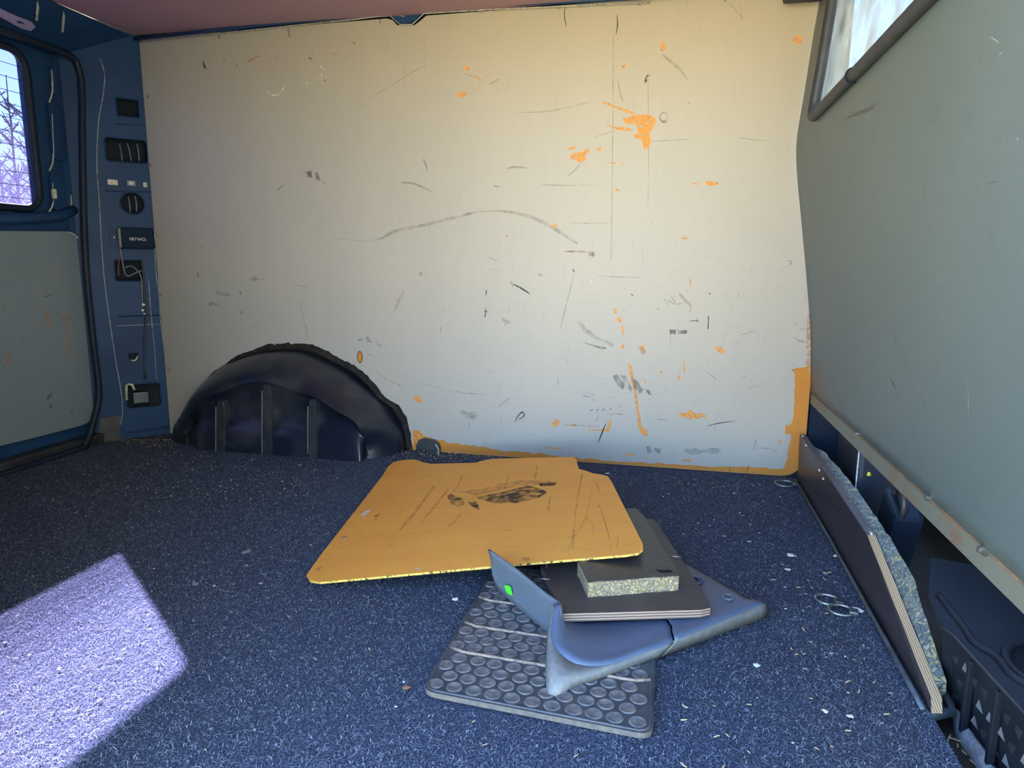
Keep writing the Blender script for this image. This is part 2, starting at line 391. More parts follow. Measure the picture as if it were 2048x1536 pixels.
# ================================================================== STRUCTURE
WALL_Y = 2.11
WF = Frame((0, WALL_Y, 0), (1, 0, 0), (0, 0, 1))          # normal = -Y, towards the room
ground = mesh_obj('ground', [(-45, -45, -.62), (45, -45, -.62), (45, 45, -.62), (-45, 45, -.62)], [(0, 1, 2, 3)], M_ground)
tag(ground, kind='structure')

# unseen hedge, added to keep sky and ground light off the left wall
bm = bmesh.new()
for k in range(9):
    t = k / 8; cx_, cy_ = 2.15 + 2.6 * t, -3.1 + 2.9 * t
    hgt = 4.4 + .5 * math.sin(k * 2.1)
    mtx = Matrix.Translation((cx_, cy_, -.62 + hgt / 2))
    r_ = bmesh.ops.create_cone(bm, cap_ends=True, segments=18, radius1=.62, radius2=.28, depth=hgt, matrix=mtx)
bmesh.ops.subdivide_edges(bm, edges=bm.edges[:], cuts=2, use_grid_fill=True)
for v in bm.verts: v.co += Vector((noise.noise(v.co * 2.3), noise.noise(v.co * 2.3 + Vector((9, 0, 0))), noise.noise(v.co * 2.3 + Vector((0, 9, 0))))) * .16
M_shade_hedge = mat('dark added hedge foliage', (.008, .016, .018), .9, var=(14, .4, .7, (.014, .024, .026)), bump=(60, .6))
added_hedge = bm_obj('added_shade_hedge', bm, M_shade_hedge); tag(added_hedge, kind='structure')

# carpeted floor slab
floor = mesh_obj('floor', [(-1.88, .46, 0), (.388, .46, 0), (.388, 2.11, 0), (-1.88, 2.11, 0), (-1.88, .46, -.05), (.388, .46, -.05), (.388, 2.11, -.05), (-1.88, 2.11, -.05)],
                 [(0, 1, 2, 3), (7, 6, 5, 4), (0, 4, 5, 1), (1, 5, 6, 2), (2, 6, 7, 3), (3, 7, 4, 0)], M_carpet)
tag(floor, kind='structure')
# lower sill beyond the carpet edge, under the partition
sill = box('trim_4', (.72, 1.30, -.075), (.66, 1.66, .06), M_sill); tag(sill, kind='structure')

# ---- far wall lining with wheel arch cut-out
gap_px = [(346, 866), (352, 846), (381, 800), (405, 771), (422, 748), (440, 735), (461, 719), (480, 709), (496, 703), (520, 694), (540, 687), (548, 690), (560, 688), (575, 684), (583, 689), (598, 687),
          (613, 688), (630, 692), (651, 701), (668, 711), (686, 720), (700, 726), (713, 734), (730, 748), (745, 763), (760, 781), (771, 795), (788, 805), (800, 814), (808, 828), (815, 842), (822, 868), (826, 896)]
arch_edge = []
for i, (x, y) in enumerate(gap_px):
    a, b = WF.px(x, y); arch_edge.append((a, b))
    if i + 1 < len(gap_px):
        c, d = WF.px(*gap_px[i + 1])
        for t in (.33, .66): arch_edge.append((a + (c - a) * t + random.uniform(-.003, .003), b + (d - b) * t + random.uniform(-.002, .004)))
arch_edge[0] = (arch_edge[0][0], 0.003); arch_edge[-1] = (arch_edge[-1][0], 0.003)
br = WF.px(868, 876)
outline = [(-1.745, .003)] + [(-1.746, 1.33), (-1.735, 1.343), (-1.2, 1.347), (-.87, 1.349), (-.852, 1.343), (-.838, 1.328), (-.782, 1.325), (-.765, 1.335), (-.745, 1.349), (-.4, 1.35), (.40, 1.35), (.412, 1.33), (.412, .075)]
outline += [(.410, .055), (.404, .038), (.392, .020), (.376, .008), (.355, .003)]
outline += list(reversed(arch_edge))
wall = plate('wall_back', WF, outline, [], .009, M_wall, edge_mat=M_ply_edge)
tag(wall, kind='structure')
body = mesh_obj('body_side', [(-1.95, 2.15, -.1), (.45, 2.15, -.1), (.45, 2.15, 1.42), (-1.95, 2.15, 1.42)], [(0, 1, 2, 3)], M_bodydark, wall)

# ---- ceiling
ceil = plate('ceiling', Frame((0, 0, 1.352), (0, 1, 0), (1, 0, 0)), [(.44, -1.742), (.44, .40), (2.105, .40), (2.105, -1.765)], [], .012, M_ceiling, edge_mat=M_ply_edge)
tag(ceil, kind='structure')
roof = box('trim_3', (-.72, 1.29, 1.40), (2.56, 1.80, .02), M_shell); tag(roof, kind='structure')

# ---- near side wall (sliding door side), left of the door opening
nw = box('wall_front', (-1.345, .44, .62), (1.27, .05, 1.56), M_shell); tag(nw, kind='structure')
box('deepened_door_pillar', (-.86, .50, .62), (.16, .13, 1.56), M_shell, nw)  # unseen pillar, deepened to hold door light off the left wall
box('added_front_pillar', (.34, .42, .62), (.17, .08, 1.56), M_shell, nw)  # unseen pillar, added to narrow the opening and dim the wall's right end
hd = box('header', (-.2, .44, 1.355), (1.1, .05, .09), M_shell, nw)

# ---- rear pillar
A = Vector((-1.748, 2.112, 0)); B = Vector((-1.90, 1.955, 0))
PF = Frame(B, (A - B), (0, 0, 1))
PW = (A - B).length
def pp(x, y): return PF.px(x, y)
def prect(x0, y0, x1, y1, r):
    a = pp(x0, y1); b = pp(x1, y0); return rrect(a[0], a[1], b[0], b[1], r)
p_out = [(-.012, -.03), (PW, -.03), (PW, 1.352), (-.012, 1.352)]
c0 = pp(265, 407)
holes = [prect(234, 200, 277, 232, .006), prect(212, 281, 293, 322, .012), circ(c0[0], c0[1], .036, 28), prect(231, 520, 284, 563, .01), prect(254, 764, 320, 818, .014)]
pillar = plate('wall_left', PF, p_out, holes, .012, M_body)
tag(pillar, kind='structure')
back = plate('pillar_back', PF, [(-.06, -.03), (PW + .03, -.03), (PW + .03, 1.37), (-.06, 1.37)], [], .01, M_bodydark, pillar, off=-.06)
def pillar_lip(px0, r=.0022, seg=None):
    a, b, c, d, rr = px0
    q = [PF.to3(u, v, .001) for u, v in prect(a, b, c, d, rr)]
    return closed_tube('cutout_lip', q, r, M_body, pillar, 6)
for q in ((234, 200, 277, 232, .006), (212, 281, 293, 322, .012), (231, 520, 284, 563, .01), (254, 764, 320, 818, .014)): pillar_lip(q)
closed_tube('cutout_lip', [PF.to3(u, v, .001) for u, v in circ(c0[0], c0[1], .037, 28)], .0025, M_body, pillar, 6)
# stiffening folds and seam lines of the pillar
def pline(pts, off=.002): return [PF.to3(*pp(x, y), off) for x, y in pts]
tube('seam_bead', arcpts(pline([(200, 118), (209, 150), (206, 190), (198, 235), (194, 290), (194, 345), (198, 400), (202, 470), (208, 555), (219, 640), (231, 720), (240, 770), (245, 815), (243, 838), (235, 872)]), 60), .0016, M_bead_highlight, pillar, 6)
tube('edge_highlight', arcpts(pline([(304, 385), (308, 440), (309, 485), (312, 545), (318, 590), (321, 640), (327, 690), (333, 720)]), 30), .0015, M_bead_highlight, pillar, 6)  # pale tube paints the highlight along the pillar edge
tube('fold_line', pline([(297, 560), (301, 620), (309, 700), (313, 760)], .003), .0014, M_bead_highlight, pillar, 6)
tube('fold_line', pline([(232, 652), (322, 648)], .002), .0012, M_bead_highlight, pillar, 6)
tube('fold_line', pline([(236, 633), (320, 630)], .001), .0016, M_bodydark, pillar, 6)
tube('fold_line', pline([(255, 865), (340, 852)], .004), .003, M_body, pillar, 6)
tube('fold_line', pline([(210, 382), (303, 384)], .001), .002, M_body, pillar, 6)
tube('fold_line', pline([(230, 248), (297, 251)], .001), .002, M_body, pillar, 6)
# inner ribs seen through the cut-outs
for x0, y0, x1, y1 in ((256, 284, 264, 320), (240, 285, 246, 320), (276, 285, 280, 320), (258, 392, 262, 425), (272, 390, 275, 422)):
    tube('inner_wire', pline([(x0, y0), ((x0 + x1) / 2 + 1, (y0 + y1) / 2), (x1, y1)], -.03), .002, M_wire, pillar, 6)
box('inner_bracket', PF.to3(*pp(283, 797), -.03), (.05, .04, .03), M_darksteel, pillar, frame_rot(PF), .003)
# lower dusty foot of the pillar
foot = [PF.to3(*pp(x, y), .006) for x, y in [(200, 835), (240, 830), (240, 885), (195, 893)]]
o = mesh_obj('foot_plate', foot, [(0, 1, 2, 3)], M_arch_rib, pillar); solidify(o, .006)
# wedge that closes the corner towards the door
wedge = mesh_obj('door_jamb', [(-1.895, 1.965, -.03), (-1.955, 1.93, -.03), (-1.955, 1.93, 1.36), (-1.895, 1.965, 1.36)], [(0, 1, 2, 3)], M_body, pillar)

# ---- rear door with window
DX = -1.93
DF = Frame((DX, 0, 0), (0, 1, 0), (0, 0, 1))               # normal = +X, into the van
def dp(x, y): return DF.px(x, y)
wx = dp(77, 300)[0] - .03; wz0 = dp(77, 412)[1]; wz1 = dp(60, 118)[1]
WNY = 1.22
door = plate('door_1', DF, [(.43, -.05), (1.99, -.05), (1.99, 1.40), (.43, 1.40)], [rrect(WNY, wz0, wx, wz1 + .008, .026, 6)], .016, M_body)
tag(door, kind='structure')
win = plate('window_1', DF, rrect(WNY - .02, wz0 - .02, wx + .02, wz1 + .02, .05, 6), [], .004, M_glass, off=-.006)
tag(win, kind='structure')
for k in range(11):
    z = wz0 + .018 + k * (wz1 - wz0 - .03) / 10.5
    box('heating_line', (DX - .0045, (wx + WNY) / 2, z), (.0008, wx - WNY + .02, .0016), M_bodydark, win)
# inner glass rubber
closed_tube('glass_rubber', [DF.to3(u, v, .004) for u, v in rrect(WNY - .012, wz0 - .012, wx + .012, wz1 + .012, .055, 8)], .012, M_seal, door, 8)
# channel pressings beside the glass
def dl(pts, off=.01): return [DF.to3(*dp(x, y), off) for x, y in pts]
for seg in ([(97, 140), (99, 160), (99, 185), (93, 205)], [(98, 228), (99, 255), (101, 300), (100, 325), (93, 342)], [(99, 365), (101, 392), (98, 415), (80, 436), (64, 440)]):
    tube('pressing_highlight', arcpts(dl(seg), 16), .0026, M_rim, door, 6)  # pale tubes paint the highlights on the channel edges
for seg in ([(123, 143), (127, 190), (125, 210)], [(129, 232), (134, 320), (134, 346)], [(136, 368), (138, 415)]):
    tube('pressing_highlight', dl(seg), .0026, M_rim, door, 6)
for y0, y1 in ((140, 190), (212, 318), (350, 420)):
    a = dp(101, y1); b = dp(122, y0)
    plate('channel_panel', DF, rrect(a[0], a[1], b[0], b[1], .012), [], .02, M_body, door, off=.012)
box('door_clip', DF.to3(*dp(100, 388), .016), (.012, .012, .03), M_white_plastic, door, None, .003)
tube('door_ledge', dl([(-40, 440), (60, 436), (110, 432), (140, 420)], .016), .016, M_body, door, 10)
# grey lining panel of the door
pan_px = [(-60, 461), (0, 462), (122, 463), (136, 467), (146, 480), (150, 500), (158, 560), (166, 640), (172, 720), (177, 780), (177, 825), (170, 842), (150, 851), (60, 874), (0, 888), (-60, 902)]
pan = plate('lining_panel', DF, [dp(*q) for q in pan_px], [], .01, M_panel, door, edge_mat=M_bead_highlight, off=.022)
for seg, r in (([(124, 464), (138, 469), (148, 484), (150, 500)], .0035), ([(151, 505), (156, 545), (161, 600), (166, 650)], .0028), ([(168, 665), (173, 725), (177, 785), (177, 815)], .0018)):
    tube('chipped_edge', arcpts([DF.to3(*dp(x, y), .021) for x, y in seg], 16), [r * random.uniform(.5, 1.3) for _ in range(len(arcpts([(x, y, 0) for x, y in seg], 16)))], M_rim, pan, 6)
def decal(name, fr, pts2, off, mat_, parent): 
    loops = [[Vector((p[0], p[1], 0)) for p in pts2]]
    V = [fr.to3(p[0], p[1], off) for p in pts2]
    F = []
    for a, b, c in tessellate_polygon(loops):
        ar = (pts2[b][0]-pts2[a][0])*(pts2[c][1]-pts2[a][1])-(pts2[c][0]-pts2[a][0])*(pts2[b][1]-pts2[a][1])
        F.append((a, b, c) if ar > 0 else (c, b, a))
    return mesh_obj(name, V, F, mat_, parent)
def jag(pts, amp, n=3):
    out = []
    for i, p in enumerate(pts):
        q = pts[(i + 1) % len(pts)]
        for k in range(n):
            t = k / n; out.append((p[0] + (q[0] - p[0]) * t + random.uniform(-amp, amp), p[1] + (q[1] - p[1]) * t + random.uniform(-amp, amp)))
    return out
for pts in ([(74, 622), (82, 620), (92, 650), (86, 656)], [(112, 628), (124, 624), (126, 660), (130, 708), (125, 706), (121, 650)], [(0, 700), (12, 706), (8, 726), (0, 728)], [(100, 622), (106, 625), (103, 632)]):
    decal('paint_chip', DF, [dp(*q) for q in jag(pts, 1.5)], .0225, M_chip_faint, pan)
for pts in ([(80, 795), (92, 784), (94, 788), (84, 800)], [(84, 812), (92, 806), (93, 818)], [(76, 592), (96, 586), (96, 588), (78, 595)], [(128, 818), (134, 820), (133, 830)]):
    decal('scuff', DF, [dp(*q) for q in pts], .0226, M_scuff, pan)
# sill lip with the light leaking under the door, painted white
tube('sill_light_leak', [DF.to3(*dp(x, y), .03) for x, y in [(-60, 952), (0, 934), (150, 887)]], .0028, M_white, door, 6)
sl = box('door_sill', (DX + .03, 1.2, .0), (.05, 1.5, .07), M_arch_rib, door, None, .008)

# door rubber seal, loop round the opening
seal_px = [(60, 95), (110, 100), (140, 112), (156, 135), (163, 175), (165, 300), (168, 450), (174, 560), (186, 680), (197, 770), (196, 805), (185, 850), (172, 885), (140, 905)]
sealpts = [WX(x, y, -1.868) for x, y in seal_px]
seal = tube('door_seal', arcpts([sealpts[0] + Vector((0, -.6, .03)), sealpts[0] + Vector((0, 0, .02))] + sealpts[2:] + [Vector((-1.868, 1.3, .0))], 90), .0105, M_seal, None, 10)
tag(seal, 'thick black rubber seal curving down the rear door opening', 'door seal')

# rear header beam over the door
hb = empty('trim_2', (-1.84, 1.3, 1.30)); tag(hb, kind='structure')
def quad(name, pts, mat_, parent, t=.004):
    o = mesh_obj(name, pts, [(0, 1, 2, 3)], mat_, None); o.parent = parent
    o.matrix_parent_inverse = Matrix.Translation(parent.location).inverted()
    solidify(o, t, 0); return o
def adopt(o, parent):
    o.parent = parent; o.matrix_parent_inverse = Matrix.Translation(parent.location).inverted(); return o
quad('header_panel', [(-1.745, .44, 1.349), (-1.765, 2.12, 1.349), (-1.905, 2.03, 1.262), (-1.905, .44, 1.262)], M_body, hb)
quad('header_return', [(-1.905, .44, 1.262), (-1.905, 2.03, 1.262), (-1.94, 2.03, 1.262), (-1.94, .44, 1.262)], M_body, hb)
HN = Vector((-1.905 + 1.745, 0, 1.262 - 1.349)).cross(Vector((0, 1, 0))).normalized()
HF = Frame((-1.745, 0, 1.349), (0, 1, 0), Vector((-1.745 + 1.905, 0, 1.349 - 1.262)))
def hp(x, y): return HF.px(x, y)
# yellow reflections of the metal slots, painted as pale plates
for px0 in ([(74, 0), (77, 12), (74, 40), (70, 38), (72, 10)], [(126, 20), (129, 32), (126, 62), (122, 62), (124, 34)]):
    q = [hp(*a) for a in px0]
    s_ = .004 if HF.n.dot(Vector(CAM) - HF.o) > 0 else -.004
    adopt(plate('slot_reflection', HF, q, [], .003, M_rim, None, off=s_), hb)
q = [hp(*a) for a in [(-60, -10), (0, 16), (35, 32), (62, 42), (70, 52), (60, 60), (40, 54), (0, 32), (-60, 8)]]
adopt(plate('latch_plate', HF, q, [[hp(*a) for a in [(30, 40), (36, 39), (46, 43), (47, 47), (38, 46)]]], .003, mat('latch plate with sky reflection', (.42, .36, .62), .3), None, off=s_), hb)  # lilac colour holds the sky reflected in the metal plate

# ---- partition: profile bulges towards the load space at belt height
prof = [(.262, .412), (.30, .410), (.39, .404), (.47, .395), (.61, .374), (.75, .351), (.85, .334), (.91, .326), (.955, .323), (1.00, .326), (1.08, .334), (1.22, .345), (1.33, .356), (1.37, .36)]
def PX(z):
    for (z0, x0), (z1, x1) in zip(prof, prof[1:]):
        if z <= z1: return x0 + (x1 - x0) * (z - z0) / (z1 - z0)
    return prof[-1][1]
zs = sorted(set([.262 + i * (1.37 - .262) / 44 for i in range(45)] + [.972, 1.29]))
ys = sorted(set([.45 + i * (2.105 - .45) / 40 for i in range(41)] + [1.865, .62]))
WZ0, WZ1, WY0, WY1 = .972, 1.29, .62, 1.865
V, F = [], []
for z in zs:
    for y in ys: V.append((PX(z), y, z))
ny = len(ys)
for i in range(len(zs) - 1):
    for j in range(ny - 1):
        zc = (zs[i] + zs[i + 1]) / 2; yc = (ys[j] + ys[j + 1]) / 2
        if WZ0 < zc < WZ1 and WY0 < yc < WY1: continue
        F.append((i * ny + j, (i + 1) * ny + j, (i + 1) * ny + j + 1, i * ny + j + 1))
part = mesh_obj('wall_right', V, F, M_part, None, True)
tag(part, kind='structure'); solidify(part, .012, -1)
# orange raw bottom edge of the partition sheet
tube('raw_edge', [(.4135, y, .2625) for y in (2.1, 1.6, 1.0, .45)], .0026, mat('raw orange ply edge', (.20, .105, .05), .8, var=(35, .4, .65, (.07, .075, .07))), part, 6)
def pq(x, y):
    X = .37
    for _ in range(12):
        p = WX(x, y, X); X = PX(min(max(p.z, .262), 1.36))
    return WX(x, y, X)
def part_marks(name, strokes, mat_):
    V, F = [], []
    for px, wd_ in strokes:
        P_ = [pq(*q) for q in px]
        if len(P_) > 2: P_ = arcpts(P_, 5 * len(P_))
        b0 = len(V); n_p = len(P_)
        for i, p in enumerate(P_):
            d = P_[min(i + 1, n_p - 1)] - P_[max(i - 1, 0)]; nn = Vector((0, -d.z, d.y)); nn = nn.normalized() if nn.length > 1e-9 else Vector((0, 0, 1))
            ww = wd_ * .5 * max(.25, math.sin(math.pi * i / max(n_p - 1, 1))) * random.uniform(.8, 1.2)
            for sg in (1, -1):
                q = p + nn * ww * sg; V.append(Vector((PX(min(max(q.z, .263), 1.36)) - .0008, q.y, q.z)))
        for i in range(n_p - 1): F.append((b0 + 2 * i, b0 + 2 * i + 2, b0 + 2 * i + 3, b0 + 2 * i + 1))
    return mesh_obj(name, V, F, mat_, part)
random.seed(17)
part_marks('dark_scratches', [([(1778, 655), (1800, 690), (1822, 745), (1835, 800)], .0016), ([(1842, 785), (1850, 805), (1856, 823)], .0025), ([(1690, 237), (1715, 228), (1745, 215), (1762, 200)], .007), ([(1700, 226), (1730, 222)], .004), ([(1775, 745), (1790, 775), (1800, 800)], .006), ([(1830, 350), (1826, 372)], .002), ([(1950, 372), (2000, 362)], .006), ([(1622, 640), (1632, 655)], .002), ([(1660, 480), (1640, 520)], .002), ([(1680, 800), (1688, 820)], .004)], M_scuff)
wm = [([(1936, 760), (1938, 800), (1938, 842)], .0018), ([(1953, 845), (1952, 880)], .0018), ([(1890, 738), (1892, 744)], .005), ([(1891, 770), (1892, 776)], .005), ([(1984, 74), (1998, 84)], .006), ([(2000, 110), (2006, 104)], .004), ([(1775, 228), (1779, 240)], .002), ([(1830, 226), (1842, 226)], .003), ([(1798, 278), (1808, 290)], .003), ([(1856, 180), (1862, 160)], .002), ([(1776, 205), (1777, 215)], .002), ([(2036, 275), (2038, 282)], .008), ([(2010, 282), (2012, 292)], .006), ([(1690, 262), (1700, 272)], .0016), ([(1948, 910), (1938, 940)], .002)]
for k in range(60):
    x, y = random.uniform(1770, 2046), random.uniform(90, 1000)
    if y > 640 + (x - 1620) * .85 - 30 or y < 330 - (x - 1620): continue
    l = random.uniform(1, 5); a = random.uniform(0, 3.14); wm.append(([(x, y), (x + l * math.cos(a), y + l * math.sin(a))], random.uniform(.0012, .003)))
for k in range(70):
    t = random.random(); x = 1775 + 95 * t + random.uniform(-8, 8); y = 878 + 78 * t + random.uniform(-14, 26)
    wm.append(([(x, y), (x + random.uniform(-1, 2), y + random.uniform(3, 10))], random.uniform(.0008, .002)))
part_marks('pale_scratches', wm, mark_mat('pale dusty scratch', (.36, .42, .42), 120, .25, .7, .6))

# pane and rubber frame of the partition window
wr = empty('window_2', (.335, 1.24, WZ0)); tag(wr, kind='structure')
adopt(mesh_obj('pane', [(PX(z) + .006, y, z) for z in (WZ0 - .01, 1.08, 1.2, WZ1 + .01) for y in (WY0 - .01, WY1 + .01)],
         [(0, 1, 3, 2), (2, 3, 5, 4), (4, 5, 7, 6)], M_pane, None), wr)
gk = [(WY0, WZ0), (WY1 - .02, WZ0), (WY1 - .003, WZ0 + .004), (WY1, WZ0 + .02), (WY1 - .006, 1.1), (WY1 - .01, 1.2), (WY1 - .012, WZ1), (WY0, WZ1)]
g2 = []
for i in range(len(gk)):
    a, b = gk[i], gk[(i + 1) % len(gk)]
    for k in range(6): g2.append((a[0] + (b[0] - a[0]) * k / 6, a[1] + (b[1] - a[1]) * k / 6))
adopt(closed_tube('rubber_frame', [(PX(z) - .006, y, z) for y, z in g2], .0125, M_rubber, None, 10), wr)
jy = WX(1716, 148, .326).y
adopt(closed_tube('joint_sleeve', [(PX(WZ0) - .006 + .0138 * math.cos(a), jy, WZ0 + .0138 * math.sin(a)) for a in [i * math.pi / 8 for i in range(16)]], .0016, M_bodydark, None, 6), wr)

# steel strip along the partition's lower edge
strip = empty('trim_1', (.415, 1.3, .245)); tag(strip, kind='structure')
adopt(box('strip', (.418, 1.28, .246), (.006, 1.66, .036), M_strip), strip)
adopt(box('strip_return', (.432, 1.28, .228), (.03, 1.66, .004), M_strip), strip)
for (x, y), big in zip([(1718, 868), (1860, 995), (1968, 1100)], (0, 1, 1)):
    c = WX(x, y, .412); r = .008 if big else .005
    bm = bmesh.new()
    for k, (d, rr) in enumerate(((0, r), (.003, r * .85), (.006, r * .7), (.009, r * .45))):
        tube_bm(bm, [c + Vector((.004 - d, 0, 0)), c + Vector((.004 - d - .0028, 0, 0))], rr, 14)
    adopt(bm_obj('bolt', bm, M_ring, None), strip)

# ---- dark space under the partition and the cab behind it
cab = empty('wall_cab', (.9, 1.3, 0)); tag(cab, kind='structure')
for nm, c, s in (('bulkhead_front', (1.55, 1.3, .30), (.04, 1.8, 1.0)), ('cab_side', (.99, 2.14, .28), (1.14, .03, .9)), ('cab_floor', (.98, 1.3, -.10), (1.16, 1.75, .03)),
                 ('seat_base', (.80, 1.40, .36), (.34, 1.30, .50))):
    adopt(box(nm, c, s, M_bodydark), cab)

# ================================================================== WALL DETAILS (marks, screws)
def wpt(x, y): return WF.px(x, y)
def stroke_pts(px, w, taper=True):
    pts = [Vector(wpt(*q)) for q in px]
    if len(pts) > 2: pts = [Vector((p.x, p.y)) for p in arcpts([(p[0], p[1], 0) for p in pts], 6 * len(pts))]
    L, Rr = [], []; n = len(pts)
    for i, p in enumerate(pts):
        d = pts[min(i + 1, n - 1)] - pts[max(i - 1, 0)]
        if d.length < 1e-9: continue
        d.normalize(); nn = Vector((-d.y, d.x)); t = i / (n - 1)
        ww = w * .5 * (math.sin(math.pi * min(max(t, .04), .96)) ** .5 if taper else 1) * random.uniform(.8, 1.2)
        L.append(tuple(p + nn * ww)); Rr.append(tuple(p - nn * ww))
    return L + Rr[::-1]
K = 1 / 650.0                               # metres per photo pixel on the far wall
def merge_decals(name, items, mat_, parent, off):
    V, F = [], []
    for pts in items:
        base = len(V)
        V += [WF.to3(p[0], p[1], off) for p in pts]
        for a, b, c in tessellate_polygon([[Vector((p[0], p[1], 0)) for p in pts]]):
            ar = (pts[b][0]-pts[a][0])*(pts[c][1]-pts[a][1])-(pts[c][0]-pts[a][0])*(pts[b][1]-pts[a][1])
            F.append((base + a, base + b, base + c) if ar > 0 else (base + c, base + b, base + a))
    return mesh_obj(name, V, F, mat_, parent)
def poly(px, amp=2.0, n=4): return [wpt(*q) for q in jag(px, amp, n)]

# big orange bands at the bottom and right edge where the film is gone
band = [(826, 862), (838, 860), (846, 872), (870, 878), (895, 884), (930, 890), (975, 896), (1020, 904), (1080, 907), (1150, 916), (1220, 921), (1300, 926), (1380, 930), (1460, 934), (1520, 936), (1568, 938), (1576, 905), (1582, 870),
        (1570, 866), (1572, 852), (1584, 846), (1588, 790), (1590, 745), (1585, 738), (1612, 734), (1617, 730), (1622, 760), (1620, 860), (1614, 915), (1600, 945), (1580, 960), (1560, 966), (1460, 956), (1330, 944), (1150, 928), (1000, 916), (900, 908), (826, 900)]
bpts = []
for i, q in enumerate(band):
    r = band[(i + 1) % len(band)]; rag = 2.0 if i < 24 else 0
    for k in range(5):
        t = k / 5; bpts.append(wpt(q[0] + (r[0] - q[0]) * t + random.uniform(-rag, rag), q[1] + (r[1] - q[1]) * t + random.uniform(-rag, rag)))
def clampw(p):                              # keep on the sheet (rounded lower corner)
    x, z = min(p[0], .4115), max(p[1], .004)
    cx, cz, r = .352, .063, .059
    if x > cx and z < cz:
        d = math.hypot(x - cx, z - cz)
        if d > r: x = cx + (x - cx) * r / d; z = cz + (z - cz) * r / d
    return (x, z)
bpts = [clampw(p) for p in bpts]
merge_decals('bare_orange_band', [bpts], M_orange, wall, .0004)
# slim orange wear along the right edge
merge_decals('bare_orange_edge', [[clampw(p) for p in poly([(1614, 640), (1622, 600), (1622, 738), (1610, 734), (1614, 690)], 1.0)]], M_chip_faint, wall, .0003)

chips = [
 poly([(1258, 234), (1275, 229), (1300, 229), (1312, 240), (1306, 252), (1300, 268), (1302, 282), (1296, 299), (1288, 297), (1282, 280), (1264, 272), (1268, 268), (1278, 266), (1272, 250), (1250, 244), (1248, 236)], 2.2),
 poly([(1205, 203), (1212, 204), (1240, 215), (1270, 226), (1268, 229), (1236, 219), (1206, 207)], .8),
 poly([(1216, 249), (1230, 253), (1266, 257), (1266, 262), (1232, 259), (1214, 251)], .8),
 poly([(1142, 314), (1150, 305), (1160, 306), (1176, 297), (1177, 306), (1168, 312), (1172, 320), (1160, 326), (1150, 320), (1140, 319)], 2.0),
 poly([(1134, 298), (1142, 294), (1152, 292), (1148, 299), (1138, 300)], 1.2), poly([(1193, 297), (1200, 293), (1203, 301), (1196, 303)], 1.2),
 poly([(1219, 324), (1232, 325), (1232, 328), (1220, 328)], .8), poly([(1243, 325), (1248, 326), (1246, 330)], .6),
 poly([(1382, 365), (1392, 365), (1395, 368), (1388, 370)], .8), poly([(1410, 363), (1424, 362), (1438, 366), (1432, 371), (1414, 371)], 1.5),
 poly([(1321, 94), (1325, 84), (1330, 86), (1330, 98), (1325, 103), (1320, 98)], 1.0), poly([(1582, 79), (1598, 70), (1603, 72), (1603, 88), (1592, 86)], .8),
 poly([(1239, 132), (1250, 130), (1254, 133), (1246, 136)], .8), poly([(911, 190), (922, 184), (933, 182), (932, 190), (922, 196)], 1.6), poly([(926, 136), (936, 132), (940, 139), (932, 141)], 1.2),
 poly([(958, 155), (962, 155), (960, 163), (956, 162)], .6), poly([(1232, 376), (1240, 380), (1238, 383), (1228, 380)], .6),
 poly([(1104, 447), (1114, 450), (1116, 455), (1106, 453)], .7), poly([(1302, 443), (1307, 444), (1305, 448)], .5), poly([(1362, 474), (1376, 474), (1376, 478), (1362, 479)], .8),
 poly([(1226, 616), (1232, 618), (1233, 628), (1228, 626)], .8), poly([(1234, 634), (1240, 632), (1244, 645), (1236, 644)], .8), poly([(1242, 652), (1246, 650), (1248, 668), (1245, 671)], .5), poly([(1242, 688), (1248, 690), (1248, 698), (1243, 697)], .7),
 poly([(1258, 725), (1262, 732), (1274, 790), (1282, 850), (1296, 864), (1294, 874), (1282, 868), (1276, 850), (1268, 788), (1257, 732)], 1.0),
 poly([(1430, 693), (1440, 692), (1450, 702), (1444, 708), (1434, 702)], 1.4), poly([(1356, 822), (1370, 826), (1380, 820), (1394, 826), (1412, 828), (1410, 836), (1380, 838), (1364, 832)], 2.2),
 poly([(1355, 752), (1360, 750), (1361, 758), (1356, 759)], .8), poly([(1368, 722), (1371, 722), (1370, 746), (1367, 746)], .4), poly([(1378, 556), (1382, 557), (1382, 574), (1380, 574)], .4),
 poly([(1176, 858), (1212, 859), (1218, 842), (1224, 838), (1218, 865), (1206, 863), (1180, 861)], .8), poly([(1104, 846), (1114, 838), (1120, 842), (1116, 852), (1106, 852)], 1.6), poly([(1140, 850), (1152, 848), (1150, 853), (1142, 854)], .8),
 poly([(1258, 668), (1230, 660), (1231, 664), (1255, 671)], .3)[:0] or poly([(1280, 692), (1286, 690), (1292, 704), (1284, 704)], 1.0),
 poly([(1185, 790), (1190, 790), (1188, 794)], .5), poly([(1288, 760), (1294, 762), (1290, 768)], .6), poly([(1320, 708), (1326, 744), (1320, 742)], .4)[:0] or poly([(1318, 740), (1326, 744), (1322, 748)], .5),
 poly([(826, 793), (838, 792), (846, 806), (836, 806)], 1.4), poly([(824, 880), (834, 866), (846, 872), (850, 888), (826, 890)], 1.4),
 poly([(1092, 894), (1124, 896), (1124, 898), (1094, 897)], .4), poly([(1248, 907), (1270, 908), (1270, 911), (1250, 910)], .5), poly([(1346, 908), (1351, 912), (1347, 915)], .6), poly([(1365, 918), (1384, 919), (1382, 923), (1366, 922)], 1.0),
 poly([(1000, 842), (1004, 842), (1003, 848)], .4), poly([(1322, 894), (1326, 896), (1323, 900)], .4), poly([(1558, 880), (1562, 879), (1561, 889), (1557, 888)], .5),
]
merge_decals('paint_chips', [c for c in chips if len(c) > 2], M_chip, wall, .0005)
